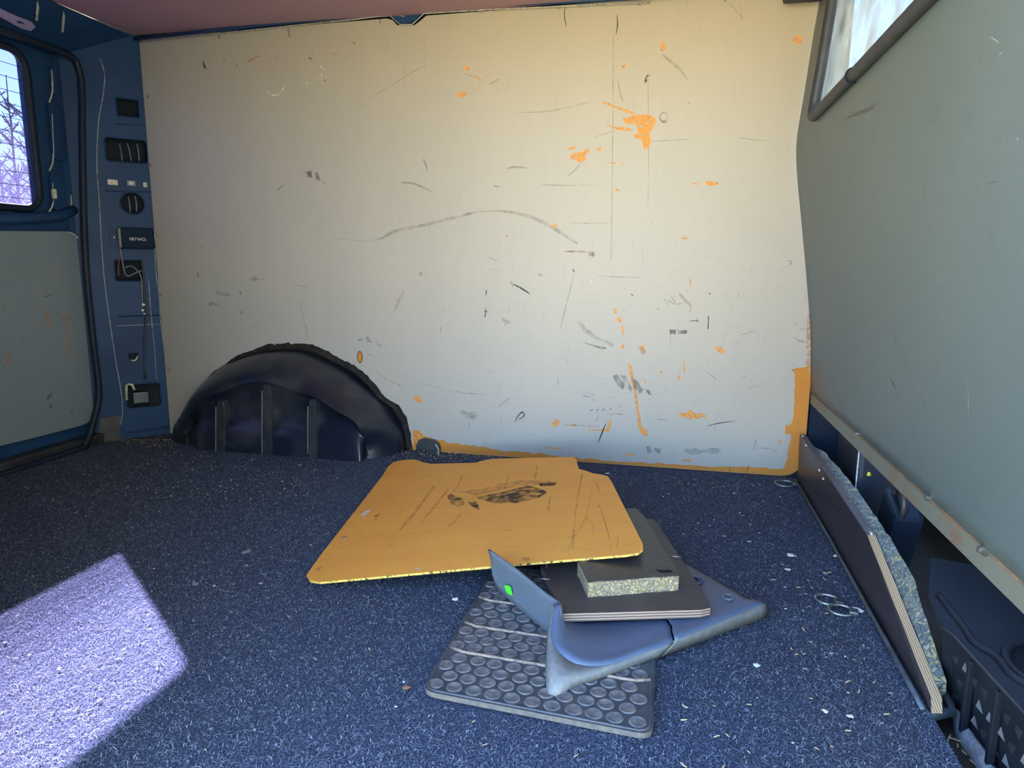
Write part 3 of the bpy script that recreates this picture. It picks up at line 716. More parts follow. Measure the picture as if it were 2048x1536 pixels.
faint = [
 poly([(488, 124), (516, 110), (520, 112), (506, 122), (490, 127)], .8), poly([(658, 109), (668, 105), (675, 108), (670, 112)], .8), poly([(446, 118), (452, 114), (452, 124), (447, 122)], .8), poly([(518, 142), (526, 140), (522, 146)], .6),
 poly([(496, 370), (502, 370), (499, 374)], .6), stroke_pts([(852, 406), (857, 390)], 4 * K), stroke_pts([(798, 446), (807, 432)], 4 * K), stroke_pts([(599, 603), (606, 632), (613, 660), (617, 680)], 2.5 * K), stroke_pts([(500, 662), (518, 645)], 3 * K),
 poly([(794, 597), (800, 594), (797, 607), (793, 605)], .6), poly([(400, 491), (406, 492), (402, 497)], .5), stroke_pts([(752, 742), (775, 760), (800, 770)], 2 * K), poly([(794, 768), (802, 769), (800, 774)], .7), stroke_pts([(734, 709), (740, 709), (744, 713)], 2 * K),
 poly([(1008, 470), (1018, 470), (1012, 474)], .6), poly([(1076, 546), (1086, 550), (1080, 554)], .8), poly([(1006, 420), (1012, 421), (1010, 427)], .5), poly([(1312, 616), (1322, 617), (1316, 620)], .5), stroke_pts([(1382, 610), (1380, 625)], 3 * K),
 stroke_pts([(1586, 674), (1600, 682), (1618, 685)], 3 * K), stroke_pts([(1468, 688), (1480, 684)], 2.5 * K), stroke_pts([(1474, 598), (1478, 588)], 2.5 * K), poly([(880, 655), (884, 655), (882, 670)], .3), poly([(1273, 690), (1284, 694), (1294, 708), (1284, 708)], 1.2),
 stroke_pts([(1214, 830), (1240, 828), (1258, 836)], 2 * K), stroke_pts([(1126, 849), (1160, 851), (1198, 853)], 2 * K), stroke_pts([(1500, 896), (1540, 897), (1552, 904)], 1.5 * K), stroke_pts([(1318, 742), (1326, 750)], 2 * K), stroke_pts([(926, 146), (944, 152), (962, 156)], 1.6 * K),
 stroke_pts([(1480, 10), (1484, 40)], 2 * K), poly([(1372, 205), (1382, 204), (1378, 208)], .6), poly([(1376, 4), (1376, 4.5), (1378, 6)], .2),
]
merge_decals('orange_scrapes', faint, M_chip_faint, wall, .0005)
soft = [stroke_pts([(742, 482), (765, 476), (790, 463), (850, 450), (905, 436), (950, 425), (985, 422)], 6.5 * K), stroke_pts([(985, 422), (1020, 424), (1060, 434), (1100, 452), (1140, 478), (1156, 488)], 7 * K), stroke_pts([(1320, 106), (1340, 122), (1362, 142), (1376, 161)], 5 * K),
 stroke_pts([(664, 476), (700, 480), (740, 483)], 1.5 * K), stroke_pts([(1012, 338), (1030, 334), (1055, 336)], 4 * K), stroke_pts([(1035, 225), (1100, 222), (1180, 204)], 2 * K), stroke_pts([(1236, 160), (1240, 185), (1247, 204)], 3 * K), stroke_pts([(1190, 274), (1230, 262)], 3 * K),
 stroke_pts([(1080, 369), (1130, 371), (1190, 370)], 2 * K), stroke_pts([(1300, 283), (1350, 280), (1390, 279)], 1.5 * K), stroke_pts([(1480, 275), (1510, 280), (1540, 282)], 2 * K), stroke_pts([(695, 225), (750, 190), (800, 160), (850, 130)], 1.5 * K), stroke_pts([(1130, 445), (1180, 447), (1222, 446)], 1.5 * K),
 stroke_pts([(846, 318), (852, 330), (854, 345)], 4 * K), stroke_pts([(800, 365), (830, 368), (866, 385)], 4 * K), stroke_pts([(1227, 60), (1226, 200), (1224, 400), (1222, 520)], 1.6 * K, False), stroke_pts([(1296, 140), (1297, 300), (1296, 420)], 1.2 * K, False),
 stroke_pts([(1150, 540), (1135, 600), (1120, 660)], 3 * K), stroke_pts([(1340, 590), (1350, 604)], 6 * K), stroke_pts([(1358, 586), (1370, 600), (1382, 612)], 6 * K), stroke_pts([(1336, 600), (1350, 608), (1368, 606)], 3 * K), stroke_pts([(1328, 596), (1338, 612)], 4 * K), stroke_pts([(1192, 552), (1240, 554), (1284, 555)], 1.6 * K),
 stroke_pts([(808, 580), (800, 600), (788, 622)], 5 * K), stroke_pts([(840, 766), (880, 776), (910, 786)], 1.6 * K), stroke_pts([(900, 780), (930, 786), (970, 789)], 2 * K), poly([(1005, 636), (1025, 646), (1010, 650)], 2), poly([(430, 582), (455, 588), (460, 592), (436, 590)], 2), poly([(414, 606), (440, 606), (436, 611), (420, 611)], 2),
 poly([(500, 555), (530, 556), (528, 562), (502, 560)], 3), poly([(1160, 640), (1190, 670), (1230, 690), (1225, 695), (1180, 675), (1155, 650)], 3), stroke_pts([(990, 130), (960, 170), (940, 190)], 1.5 * K), stroke_pts([(1415, 745), (1432, 758)], 5 * K), poly([(920, 822), (955, 824), (952, 838), (925, 838)], 4), poly([(1370, 898), (1440, 896), (1440, 906), (1376, 908)], 3)]
merge_decals('grey_smears', soft, M_scuff_soft, wall, .0003)
scuffs = [poly([(1225, 752), (1236, 748), (1250, 770), (1246, 778), (1234, 772)], 1.5), poly([(1242, 750), (1250, 752), (1266, 776), (1262, 782), (1250, 768)], 1.5), poly([(1262, 754), (1272, 760), (1288, 780), (1280, 786), (1268, 776)], 1.5), poly([(1292, 778), (1300, 782), (1304, 790), (1296, 788)], 1.5),
 poly([(612, 344), (622, 341), (626, 356), (616, 354)], .6), poly([(629, 344), (636, 345), (644, 364), (632, 358)], .6), poly([(646, 360), (652, 368), (648, 366)], .3), poly([(607, 343), (609, 343), (609, 350)], .2), stroke_pts([(586, 570), (596, 571)], 4 * K), stroke_pts([(597, 571), (614, 575)], 4 * K),
 poly([(732, 676), (736, 672), (744, 682), (744, 686), (734, 683)], 1), poly([(716, 677), (726, 678), (726, 682), (718, 682)], 1), poly([(750, 685), (764, 692), (762, 694)], .5), poly([(1338, 660), (1350, 659), (1352, 668), (1340, 668)], 1), poly([(1354, 660), (1374, 660), (1374, 667), (1356, 668)], 1),
 poly([(1293, 893), (1300, 892), (1308, 906), (1296, 908)], 2), poly([(1306, 894), (1320, 898), (1320, 908), (1312, 906)], 2), poly([(1152, 680), (1210, 695), (1206, 700)], 1)]
merge_decals('rubber_scuffs', scuffs, M_scuff, wall, .0006)
random.seed(31)
fine, fine_d = [], []
for k in range(260):
    x, y = random.uniform(330, 1590), random.uniform(60, 900)
    if random.random() < .6: x, y = random.uniform(850, 1580), random.uniform(480, 905)
    if y > 660 and 340 < x < 840: continue
    a = random.choice((0, 0, .1, -.3, 1.5, 1.3, -.8, 2.4)) + random.uniform(-.25, .25); l = random.uniform(3, 22) * (1 if random.random() < .85 else 2.2)
    (fine if random.random() < .7 else fine_d).append(stroke_pts([(x, y), (x + math.cos(a) * l, y + math.sin(a) * l)], random.uniform(.7, 1.6) * K))
for k in range(120):
    x, y = random.uniform(860, 1580), random.uniform(560, 915); l = random.uniform(1, 2.5)
    fine_d.append(stroke_pts([(x, y), (x + l, y + random.uniform(-1, 2))], random.uniform(1, 2) * K))
merge_decals('hairline_scratches', fine, M_scuff_soft, wall, .0003)
merge_decals('hairline_marks', fine_d, M_scuff, wall, .0003)
# black ring left by a bumper stop
rp = [wpt(1328 + 9.5 * math.cos(a), 235 + 11 * math.sin(a)) for a in [i * math.pi / 12 for i in range(24)]]
rq = [wpt(1327 + 6.0 * math.cos(a), 234 + 7.5 * math.sin(a)) for a in [i * math.pi / 12 for i in range(24)]]
ring_v = [WF.to3(p[0], p[1], .0006) for p in rp] + [WF.to3(p[0], p[1], .0006) for p in rq]
mesh_obj('scuff_ring', ring_v, [(i, (i + 1) % 24, 24 + (i + 1) % 24, 24 + i) for i in range(24)], M_scuff, wall)
dark = [stroke_pts(q, wdt * K) for q, wdt in (
 ([(406, 122), (409, 132), (413, 140)], 4), ([(473, 129), (475, 133)], 4), ([(577, 63), (580, 74)], 4), ([(618, 115), (624, 119)], 4), ([(648, 160), (652, 163)], 3), ([(553, 115), (555, 118)], 3), ([(759, 38), (761, 47)], 4), ([(303, 87), (305, 90)], 3), ([(707, 84), (710, 88)], 3),
 ([(555, 380), (567, 370)], 3), ([(1133, 54), (1129, 32), (1131, 10)], 1.5), ([(1234, 30), (1235, 50), (1232, 70)], 2), ([(980, 168), (1000, 158)], 2), ([(1137, 352), (1160, 330)], 2), ([(988, 372), (998, 374)], 3), ([(395, 545), (397, 554)], 5), ([(480, 582), (482, 590)], 5), ([(482, 622), (484, 628)], 5),
 ([(973, 580), (972, 590)], 6), ([(972, 617), (970, 634)], 5), ([(969, 622), (977, 624)], 4), ([(1026, 568), (1045, 578), (1060, 588)], 3), ([(1022, 562), (1026, 574)], 2.5), ([(978, 514), (996, 523)], 1.6), ([(1146, 538), (1148, 544)], 5), ([(1262, 588), (1266, 591)], 5), ([(1418, 586), (1421, 589)], 5), ([(1417, 632), (1416, 658)], 5),
 ([(1380, 642), (1397, 641)], 4), ([(1394, 636), (1395, 645)], 3), ([(1205, 694), (1212, 697)], 4), ([(1180, 822), (1186, 819)], 3), ([(1192, 822), (1197, 818)], 3), ([(1204, 821), (1210, 817)], 3), ([(1218, 820), (1224, 816)], 2.5), ([(1240, 813), (1243, 812)], 3), ([(1196, 834), (1192, 842)], 2), ([(1190, 802), (1186, 798)], 2),
 ([(1212, 846), (1204, 866), (1196, 886)], 2.5), ([(1460, 934), (1458, 948)], 2.5), ([(1498, 930), (1492, 950)], 3), ([(1512, 880), (1508, 900)], 2), ([(1166, 791), (1180, 794)], 2), ([(995, 816), (1018, 796)], 2), ([(1030, 844), (1036, 832), (1045, 824), (1048, 832), (1036, 840)], 2.5), ([(1315, 838), (1336, 840)], 2), ([(1414, 852), (1440, 846), (1470, 842)], 1.6),
 ([(938, 845), (939, 852)], 2), ([(1296, 158), (1290, 165), (1294, 152), (1300, 152)], 2), ([(1116, 755), (1117, 770)], 1.5), ([(1460, 8), (1485, 35)], 1.2), ([(1600, 658), (1612, 658)], 2), ([(1588, 646), (1592, 648)], 2), ([(1341, 690), (1340, 664)], 1.2), ([(1480, 670), (1510, 662)], 1.5))]
merge_decals('black_marks', dark, M_dark, wall, .0007)
white = [stroke_pts([(532, 182), (545, 190), (560, 187), (571, 168)], 3 * K), stroke_pts([(606, 174), (618, 163)], 5 * K), stroke_pts([(640, 132), (649, 139)], 5 * K), stroke_pts([(644, 145), (642, 155), (636, 160)], 3 * K), stroke_pts([(1176, 556), (1186, 567)], 2 * K), stroke_pts([(634, 102), (637, 116)], 3 * K)]
merge_decals('white_scratches', white, M_white_mark, wall, .0006)
merge_decals('brown_smudge', [poly([(1174, 503), (1182, 500), (1190, 508), (1188, 515), (1178, 510)], 1.5), stroke_pts([(1128, 503), (1160, 503), (1178, 505)], 4 * K)], M_brown, wall, .0006)

# screws in the lining: one shared mesh
bm = bmesh.new()
prev = None
for r, h in ((.0060, .0), (.0058, .0012), (.0042, .0018), (.0040, .0008), (.0016, .0006), (.0012, .0002)):
    ringv = [bm.verts.new((r * math.cos(2 * math.pi * k / 14), r * math.sin(2 * math.pi * k / 14), h)) for k in range(14)]
    if prev:
        for k in range(14): bm.faces.new((prev[k], prev[(k + 1) % 14], ringv[(k + 1) % 14], ringv[k]))
    prev = ringv
bm.faces.new(prev)
sc_me = bpy.data.meshes.new('screw'); bm.to_mesh(sc_me); bm.free(); sc_me.materials.append(M_steel)
M_screw = mat('painted screw head', (.36, .35, .32), .45, .5, var=(300, .45, .7, (.12, .11, .1))); sc_me.materials[0] = M_screw
wr_ = Matrix(((1, 0, 0), (0, 0, -1), (0, 1, 0)))
for x, y in [(1117, 16), (1277, 9), (1448, 1), (962, 24), (577, 60), (438, 74), (295, 193), (300, 330), (1579, 525), (842, 548), (312, 470), (320, 590), (338, 738), (1385, 690)][:13]:
    o = bpy.data.objects.new('screw', sc_me); link(o, wall)
    c = WF.to3(*wpt(x, y), .0006); o.matrix_local = Matrix.Translation(c) @ wr_.to_4x4()
# oval wooden plug with a burnt rim near the wheel arch
c = wpt(720, 714)
decal('plug', WF, circ(c[0], c[1], .0085, 20, .019), .0008, M_orange, wall)
closed_tube('plug_rim', [WF.to3(u, v, .0012) for u, v in circ(c[0], c[1], .0085, 24, .019)], .0014, M_sill, wall, 6)

# dark roof edge trim along the top of the wall with a sealer bead
tr = empty('trim_5', (-.6, 2.10, 1.345)); tag(tr, kind='structure')
adopt(tube('edge_profile', [WY(x, y, 2.095) for x, y in [(268, 78), (574, 45), (700, 33), (790, 18), (900, 15), (1100, 5), (1300, -5), (1640, -18)]], .0055, M_body, None, 8), tr)
adopt(tube('sealer_bead', [WY(x, y, 2.097) for x, y in [(278, 84), (574, 52), (700, 40), (778, 30), (800, 49), (824, 49), (848, 27), (1000, 18), (1300, 5)]], .0016, M_bead_highlight, None, 6), tr)
# roof bracket: rounded dark tab in the notch
bq = [(778, 22), (784, 38), (793, 46), (806, 48), (824, 47), (834, 38), (846, 26), (838, 18), (792, 17)]
rb = plate('roof_bracket', WF, [WF.px(*q) for q in smoothpoly(bq, 2)], [], .02, M_body, None, off=.006)
tag(rb, 'dark blue rounded bracket tab hanging at the ceiling edge', 'bracket')
tube('pressed_rib', [WF.to3(*WF.px(x, y), .008) for x, y in [(796, 26), (802, 32), (809, 36), (813, 26)]], .0014, M_bead_highlight, rb, 6)
tube('pressed_rib', [WF.to3(*WF.px(x, y), .008) for x, y in [(826, 19), (824, 30)]], .0014, M_bead_highlight, rb, 6)
# grab handle near the partition
hx0 = WY(1566, 2, 2.06); hx1 = WY(1668, 2, 2.06)
gh = empty('grab_handle', (hx0 + hx1) / 2)
tag(gh, 'dark grab handle under the ceiling beside the partition window', 'handle')
adopt(box('grip', ((hx0.x + hx1.x) / 2, 2.06, hx0.z + .008), (hx1.x - hx0.x, .03, .026), M_rubber, None, None, .008), gh)
for xx in (hx0.x + .015, hx1.x - .03):
    adopt(box('mount', (xx, 2.08, 1.335), (.022, .03, .03), M_rubber, None, None, .004), gh)

# ================================================================== WHEEL ARCH
rim_px = [(346, 889), (355, 862), (364, 839), (385, 803), (408, 772), (430, 749), (452, 731), (474, 720), (496, 712), (525, 704), (554, 699), (584, 698), (613, 701), (642, 711), (671, 725), (702, 742), (730, 763), (755, 786), (777, 810), (796, 836), (812, 863), (819, 898)]
crs_px = [(362, 893), (368, 862), (378, 836), (390, 815), (404, 800), (425, 790), (449, 782), (478, 771), (507, 763), (525, 763), (543, 766), (563, 773), (584, 781), (608, 787), (633, 796), (652, 808), (671, 822), (692, 834), (710, 845), (721, 863), (730, 890), (742, 914)]
YF = 1.945
rim = [WY(x, y, 2.125) for x, y in rim_px]
crs = [WY(x, y, YF + (.045 if i < 3 or i > 19 else .0)) for i, (x, y) in enumerate(crs_px)]
rim[0].z = rim[-1].z = crs[0].z = crs[-1].z = -.01
def resample(pts, n):
    d = [0]
    for a, b in zip(pts, pts[1:]): d.append(d[-1] + (b - a).length)
    out = []
    for k in range(n):
        t = d[-1] * k / (n - 1); i = 0
        while i < len(d) - 2 and d[i + 1] < t: i += 1
        u = (t - d[i]) / max(d[i + 1] - d[i], 1e-9); out.append(pts[i].lerp(pts[i + 1], u))
    return out
NA = 60
rim = resample(arcpts(rim, 90), NA); crs = resample(arcpts(crs, 90), NA)
V, F = [], []; rows = 13
for j in range(rows):
    t = j / (rows - 1)
    for i in range(NA):
        a, b = rim[i], crs[i]
        yy = a.y + (b.y - a.y) * (1 - (1 - t) ** 1.15)
        s = t ** 1.75                                       # stays high, then rolls over the shoulder
        p = Vector((a.x + (b.x - a.x) * s, yy, a.z + (b.z - a.z) * s))
        bump_ = noise.noise(p * 9.0) * .004 * math.sin(math.pi * t)
        # pressed swage low on the right with a dent beside it
        dx, dz = p.x + .985, p.z - .10
        bump_ += .022 * math.exp(-(dx * dx + dz * dz) / .0016) * t
        V.append(p + Vector((0, -bump_, bump_)))
for j in range(rows - 1):
    for i in range(NA - 1):
        F.append((j * NA + i, j * NA + i + 1, (j + 1) * NA + i + 1, (j + 1) * NA + i))
arch = empty('wheel_arch', (-1.25, 2.0, 0)); tag(arch, 'black domed metal wheel arch bulging through the grey wall lining', 'wheel arch')
sh = adopt(mesh_obj('shell', V, F, M_arch, None, True), arch)
# flat inner face below the crease, slightly recessed, with a step halfway up
V, F = [], []
for i in range(NA):
    c = crs[i]
    zb = -.01; zm = min(.085, c.z * .6)
    V += [Vector((c.x, c.y, c.z)), Vector((c.x, c.y + .022, max(c.z - .02, zm + .002))), Vector((c.x, c.y + .020, zm + .004)), Vector((c.x, c.y + .004, zm)), Vector((c.x, c.y, zb))]
for i in range(NA - 1):
    for k in range(4): F.append((i * 5 + k, i * 5 + k + 1, (i + 1) * 5 + k + 1, (i + 1) * 5 + k))
adopt(mesh_obj('inner_face', V, F, M_arch, None, True), arch)
for x, ytop, wd in ((441, 800, 17), (534, 768, 18), (625, 798, 17)):
    q = [(x - wd / 2, 925), (x + wd / 2, 925), (x + wd / 2 - 1, ytop + 14), (x + wd / 2 - 4, ytop + 2), (x - wd / 2 + 2, ytop), (x - wd / 2 - 1, ytop + 16)]
    fr = Frame((0, YF - .003, 0), (1, 0, 0), (0, 0, 1))
    pts = [fr.px(*a) for a in q]; pts = [(a, max(b, -.005)) for a, b in pts]
    rbb = plate('rib', fr, pts, [], .028, M_arch_rib, None); adopt(rbb, arch)
    md = rbb.modifiers.new('soft edges', 'BEVEL'); md.width = .004; md.segments = 2; md.limit_method = 'ANGLE'
    adopt(tube('weld_bead', [fr.to3(*fr.px(x - wd / 2 - 1, y), .0) for y in range(ytop + 14, 912, 8)], .0025, M_weld, None, 6), arch)

# torn brown insulation showing in the gap around the arch
V, F = [], []
gp2 = [WY(x, y, 2.121) for x, y in gap_px]; gp2 = resample(gp2, 150)
for i, p in enumerate(gp2):
    out = .004 + .008 * abs(noise.noise(Vector((i * .33, 0, 3)))); d_ = (Vector((-1.25, 2.121, .05)) - p).normalized()
    q_ = p - d_ * (out * .2); q2 = p + d_ * .03
    V += [Vector((q_.x, 2.119, q_.z)), Vector((p.x + d_.x * .012, 2.105 - .006 * random.random(), p.z + d_.z * .012)), Vector((q2.x, 2.13, q2.z))]
for i in range(149):
    for k in range(2): F.append((i * 3 + k, i * 3 + k + 1, i * 3 + k + 4, i * 3 + k + 3))
M_torn = mat('torn brown black insulation', (.010, .009, .010), .95, var=(18, .50, .70, (.055, .03, .016)), bump=(150, .8))
adopt(mesh_obj('torn_insulation', V, F, M_torn, None), arch)

# tie-down bracket right of the arch
c = G(868, 899, 0)
bk = empty('tie_down_bracket', (c.x, 2.095, 0)); tag(bk, 'small black rounded steel bracket on the floor beside the wheel arch', 'bracket')
fr = Frame((c.x, 2.088, 0), (1, 0, 0), (0, 0, 1))
adopt(plate('tab', fr, [(-.043, -.005), (.037, -.005), (.040, .02), (.034, .037), (.018, .047), (-.018, .05), (-.034, .044), (-.042, .028)], [], .012, M_plastic_black, None), bk)
adopt(tube('bolt', [(c.x - .008, 2.088, .032), (c.x - .008, 2.083, .032)], .005, M_darksteel, None, 10), bk)
adopt(tube('worn_edge', [(c.x + .026, 2.085, .035), (c.x + .036, 2.085, .02), (c.x + .037, 2.085, 0)], .002, M_rim, None, 6), bk)

# ================================================================== PILLAR FITTINGS
md_c = pp(274, 475)
mod = empty('control_module', PF.to3(md_c[0], md_c[1], 0)); tag(mod, 'small black electronic module with white lettering fixed to the rear pillar', 'module')
a = pp(239, 497); b = pp(306, 457)
fbox = Frame(PF.to3((a[0] + b[0]) / 2, (a[1] + b[1]) / 2, 0), PF.u, PF.v)
hous = adopt(box('housing', fbox.to3(0, 0, .014), (b[0] - a[0], b[1] - a[1], .028), M_module, None, frame_rot(PF), .006), mod)
adopt(box('end_cap', fbox.to3(-(b[0] - a[0]) / 2 + .002, 0, .015), (.010, b[1] - a[1] - .004, .027), mat('olive grey module end', (.10, .105, .085), .4), None, frame_rot(PF), .003), mod)
adopt(box('mount_tab', fbox.to3(-(b[0] - a[0]) / 2 - .016, .0, .003), (.02, .05, .004), M_body, None, frame_rot(PF), .001), mod)
tcrv = bpy.data.curves.new('lettering', 'FONT'); tcrv.body = 'FBTWO.'; tcrv.size = .014; tcrv.align_x = 'CENTER'; tcrv.align_y = 'CENTER'; tcrv.extrude = .0002
to_ = bpy.data.objects.new('lettering_curve', tcrv); COL.objects.link(to_)
dg = bpy.context.evaluated_depsgraph_get(); me = bpy.data.meshes.new_from_object(to_.evaluated_get(dg)); bpy.data.objects.remove(to_)
me.materials.clear(); me.materials.append(M_white)
lo = bpy.data.objects.new('lettering', me); link(lo); lo.matrix_world = Matrix.Translation(fbox.to3(.002, -.004, .0284)) @ frame_rot(PF).to_4x4()
mw = lo.matrix_world.copy(); lo.parent = hous; lo.matrix_parent_inverse = Matrix.Identity(4)
adopt(tube('bolt', [PF.to3(*pp(228, 475), .002), PF.to3(*pp(228, 475), .009)], .006, M_steel, None, 12), mod)
for nm, x, y, s, mt, lab in (('trim_clip', 225, 365, (.030, .018, .012), M_white_plastic, 'pale yellow trim clip on the rear pillar, leftmost of three'), ('trim_clip', 262, 367, (.026, .018, .012), M_wire, 'grey framed square clip in the middle of the pillar clip row'),
                             ('trim_clip', 290, 370, (.013, .016, .010), M_white_plastic, 'small pale clip on the pillar right beside the wall lining'), ('trim_clip', 306, 474, (.012, .024, .012), M_white_plastic, 'pale green clip at the right end of the black module')):
    fr = Frame(PF.to3(*pp(x, y), 0), PF.u, PF.v)
    e = empty(nm, fr.to3(0, 0, 0)); tag(e, lab, 'clip', 'trim clips on the rear pillar')
    adopt(box('clip_body', fr.to3(0, 0, s[2] / 2), s, mt, None, frame_rot(PF), .003), e)
    adopt(box('clip_tongue', fr.to3(0, 0, s[2] + .001), (s[0] * .5, s[1] * .5, .003), M_rim, None, frame_rot(PF), .001), e)
wires = [([(240, 497), (244, 520), (249, 545), (256, 552), (266, 548), (277, 543), (284, 541)], .0018, M_wire, 'grey wire looping out of the black module into the pillar cut-out'),
         ([(240, 500), (237, 530), (237, 552)], .0014, M_redwire, 'short red wire hanging below the black module'),
         ([(282, 520), (286, 545), (288, 585), (290, 620), (291, 640), (289, 670), (288, 715), (290, 757)], .0035, M_plastic_black, 'black cable running down the pillar from the wire opening'),
         ([(250, 535), (262, 532), (274, 541), (282, 556), (285, 600), (287, 612)], .0016, M_wire, 'thin grey wire bundled beside the black pillar cable')]
for pts, r, mt, lab in wires:
    o = tube('cable', arcpts([PF.to3(*pp(x, y), .006) for x, y in pts], 30), r, mt, None, 6); tag(o, lab, 'cable', 'wiring on the rear pillar')
for k, (x, y, r) in enumerate(((286, 609, .006), (285, 620, .005), (288, 627, .0035))):
    fr = Frame(PF.to3(*pp(x, y), .008), PF.u, PF.v)
    bm = bmesh.new(); bmesh.ops.create_icosphere(bm, subdivisions=2, radius=r, matrix=Matrix.Translation(fr.o) @ Matrix.Diagonal((1, 1, .9, 1)))
    o = bm_obj('cable_connector', bm, M_white, None, True)
    tag(o, ('white round cable connector, topmost of three on the pillar', 'white cable connector in the middle of the pillar three', 'tiny white cable connector, lowest of three on the pillar')[k], 'connector', 'connectors on the pillar cable')
hk = tube('bent_bracket', [PF.to3(*pp(x, y), .012) for x, y in [(253, 799), (252, 770), (256, 767), (264, 769), (268, 779)]], .0045, M_rim, None, 8)
tag(hk, 'worn pale bent hook in the lowest pillar cut-out', 'hook')
bb_ = empty('seat_belt_bracket', PF.to3(*pp(278, 715), 0)); tag(bb_, 'dark curved pull handle on the lower rear pillar', 'bracket')
adopt(tube('curved_lip', arcpts([PF.to3(*pp(x, y), .008) for x, y in [(262, 720), (270, 720), (275, 712)]], 10), .003, M_rim, None, 6), bb_)
adopt(box('cup', PF.to3(*pp(267, 712), .002), (.03, .022, .008), M_bodydark, None, frame_rot(PF), .002), bb_)

# ================================================================== LOOSE ITEMS ON THE FLOOR
# --- rubber mat with round studs
MX0, MX1, MY0, MY1 = -.322, .006, .843, 1.285
mt_ = empty('rubber_mat', ((MX0 + MX1) / 2, (MY0 + MY1) / 2, 0)); tag(mt_, 'dusty black rubber car mat with rows of round studs under the grey trim', 'rubber mat')
skew = .055                                              # front edge runs slightly askew
def mp_(u, v): return (MX0 + u * (MX1 - MX0) + .012 * v * (0), MY0 + .012 - u * .022 + v * (MY1 - MY0 - .01 + u * .02))
fz = Frame((0, 0, 0), (1, 0, 0), (0, 1, 0))
corn = [mp_(0, 0), mp_(1, 0), mp_(1, 1), mp_(0, 1)]
ol = round_corner(corn, [.022, .022, .02, .02], 6)
base = plate('mat_base', fz, ol, [], .008, M_mat, None, edge_mat=mat('dusty mat edge', (.10, .095, .09), .7, var=(120, .4, .65, (.17, .14, .11))), off=.0125); adopt(base, mt_)
inn = round_corner([mp_(.012, .012), mp_(.988, .012), mp_(.988, .99), mp_(.012, .99)], [.02] * 4, 6)
adopt(closed_tube('mat_border', [(a, b, .0125) for a, b in inn], .0022, M_mat, None, 6), base)
for v in (.255, .44, .655):
    pts = [mp_(.02 + .96 * k / 14, v + (.02 if k in (0, 14) else 0)) for k in range(15)]
    adopt(tube('ridge', [(a, b, .0130) for a, b in pts], .0030, M_ridge, None, 6), base)
# stud mesh shared by all
bm = bmesh.new(); prev = None
for r, h in ((.0125, 0), (.0120, .0016), (.0105, .0021), (.0092, .0014), (.004, .0012)):
    rg = [bm.verts.new((r * math.cos(2 * math.pi * k / 16), r * math.sin(2 * math.pi * k / 16), h)) for k in range(16)]
    if prev:
        for k in range(16): bm.faces.new((prev[k], prev[(k + 1) % 16], rg[(k + 1) % 16], rg[k]))
    prev = rg
bm.faces.new(prev)
stud_me = bpy.data.meshes.new('stud'); bm.to_mesh(stud_me); bm.free(); stud_me.materials.append(M_stud)
stud_me.polygons.foreach_set('use_smooth', [True] * len(stud_me.polygons))
bands = [(.02, .245), (.27, .43), (.455, .645), (.67, .99)]
rowsv = []
for v0, v1 in bands:
    nr = max(1, int(round((v1 - v0) * .44 / .0245)))
    for r_ in range(nr): rowsv.append(v0 + (r_ + .5) * (v1 - v0) / nr)
for ri, v in enumerate(rowsv):
    for k in range(11):
        u = .045 + (k + (.5 if ri % 2 else 0)) * .089
        if u > .965: continue
        a, b = mp_(u, v)
        o = bpy.data.objects.new('stud', stud_me); link(o, base)
        o.location = (a + random.uniform(-.001, .001), b, .0122); o.rotation_euler = (0, 0, random.uniform(0, 6))

# --- grey plastic trim panel with upright fin, cracked in two
def g3(t): return G(*t)
inner = [(1124, 1207, .068), (1126, 1243, .052), (1134, 1279, .042), (1160, 1306, .034), (1205, 1317, .031), (1260, 1301, .031), (1345, 1266, .032), (1505, 1203, .033)]
crest = [(1110, 1208, .068), (1102, 1262, .051), (1112, 1297, .046), (1150, 1328, .036), (1210, 1331, .033), (1270, 1312, .033), (1349, 1284, .034), (1531, 1208, .035)]
skirt = [(1100, 1245, .048), (1094, 1288, .030), (1098, 1390, .0135), (1152, 1371, .0135), (1216, 1353, .012), (1274, 1332, .008), (1352, 1304, .005), (1533, 1236, .002)]
backp = [Vector((-.165, 1.075, .029)), Vector((-.14, 1.10, .029)), Vector((-.105, 1.13, .029)), Vector((-.06, 1.17, .029)), Vector((-.02, 1.21, .029)), Vector((.0, 1.25, .029)), Vector((.025, 1.30, .029)), Vector((.062, 1.337, .029))]
I3 = [g3(t) for t in inner]; C3 = [g3(t) for t in crest]; S3 = [g3(t) for t in skirt]
D3 = [i.lerp(b, .10) for i, b in zip(I3, backp)]
for k in range(len(D3)): D3[k].z = min(D3[k].z, .0295 + max(0, .04 - .012 * k) * .5)
trim = empty('plastic_trim_panel', (0, 1.08, 0)); tag(trim, 'broken anthracite plastic trim panel with upright fin lying on the rubber mat', 'trim panel')
def loft(name, rowsl, mat_, sub=2, t=.0025):
    n = len(rowsl[0]); V = [p for r in rowsl for p in r]; F = []
    for j in range(len(rowsl) - 1):
        for i in range(n - 1): F.append((j * n + i, j * n + i + 1, (j + 1) * n + i + 1, (j + 1) * n + i))
    o = mesh_obj(name, V, F, mat_, None, True); adopt(o, trim)
    if t: solidify(o, t, 0)
    return o
def dens(pts, n=44):
    return resample(arcpts(pts, 120), n)
rows_all = [dens(r) for r in (backp, D3, I3, C3, S3)]
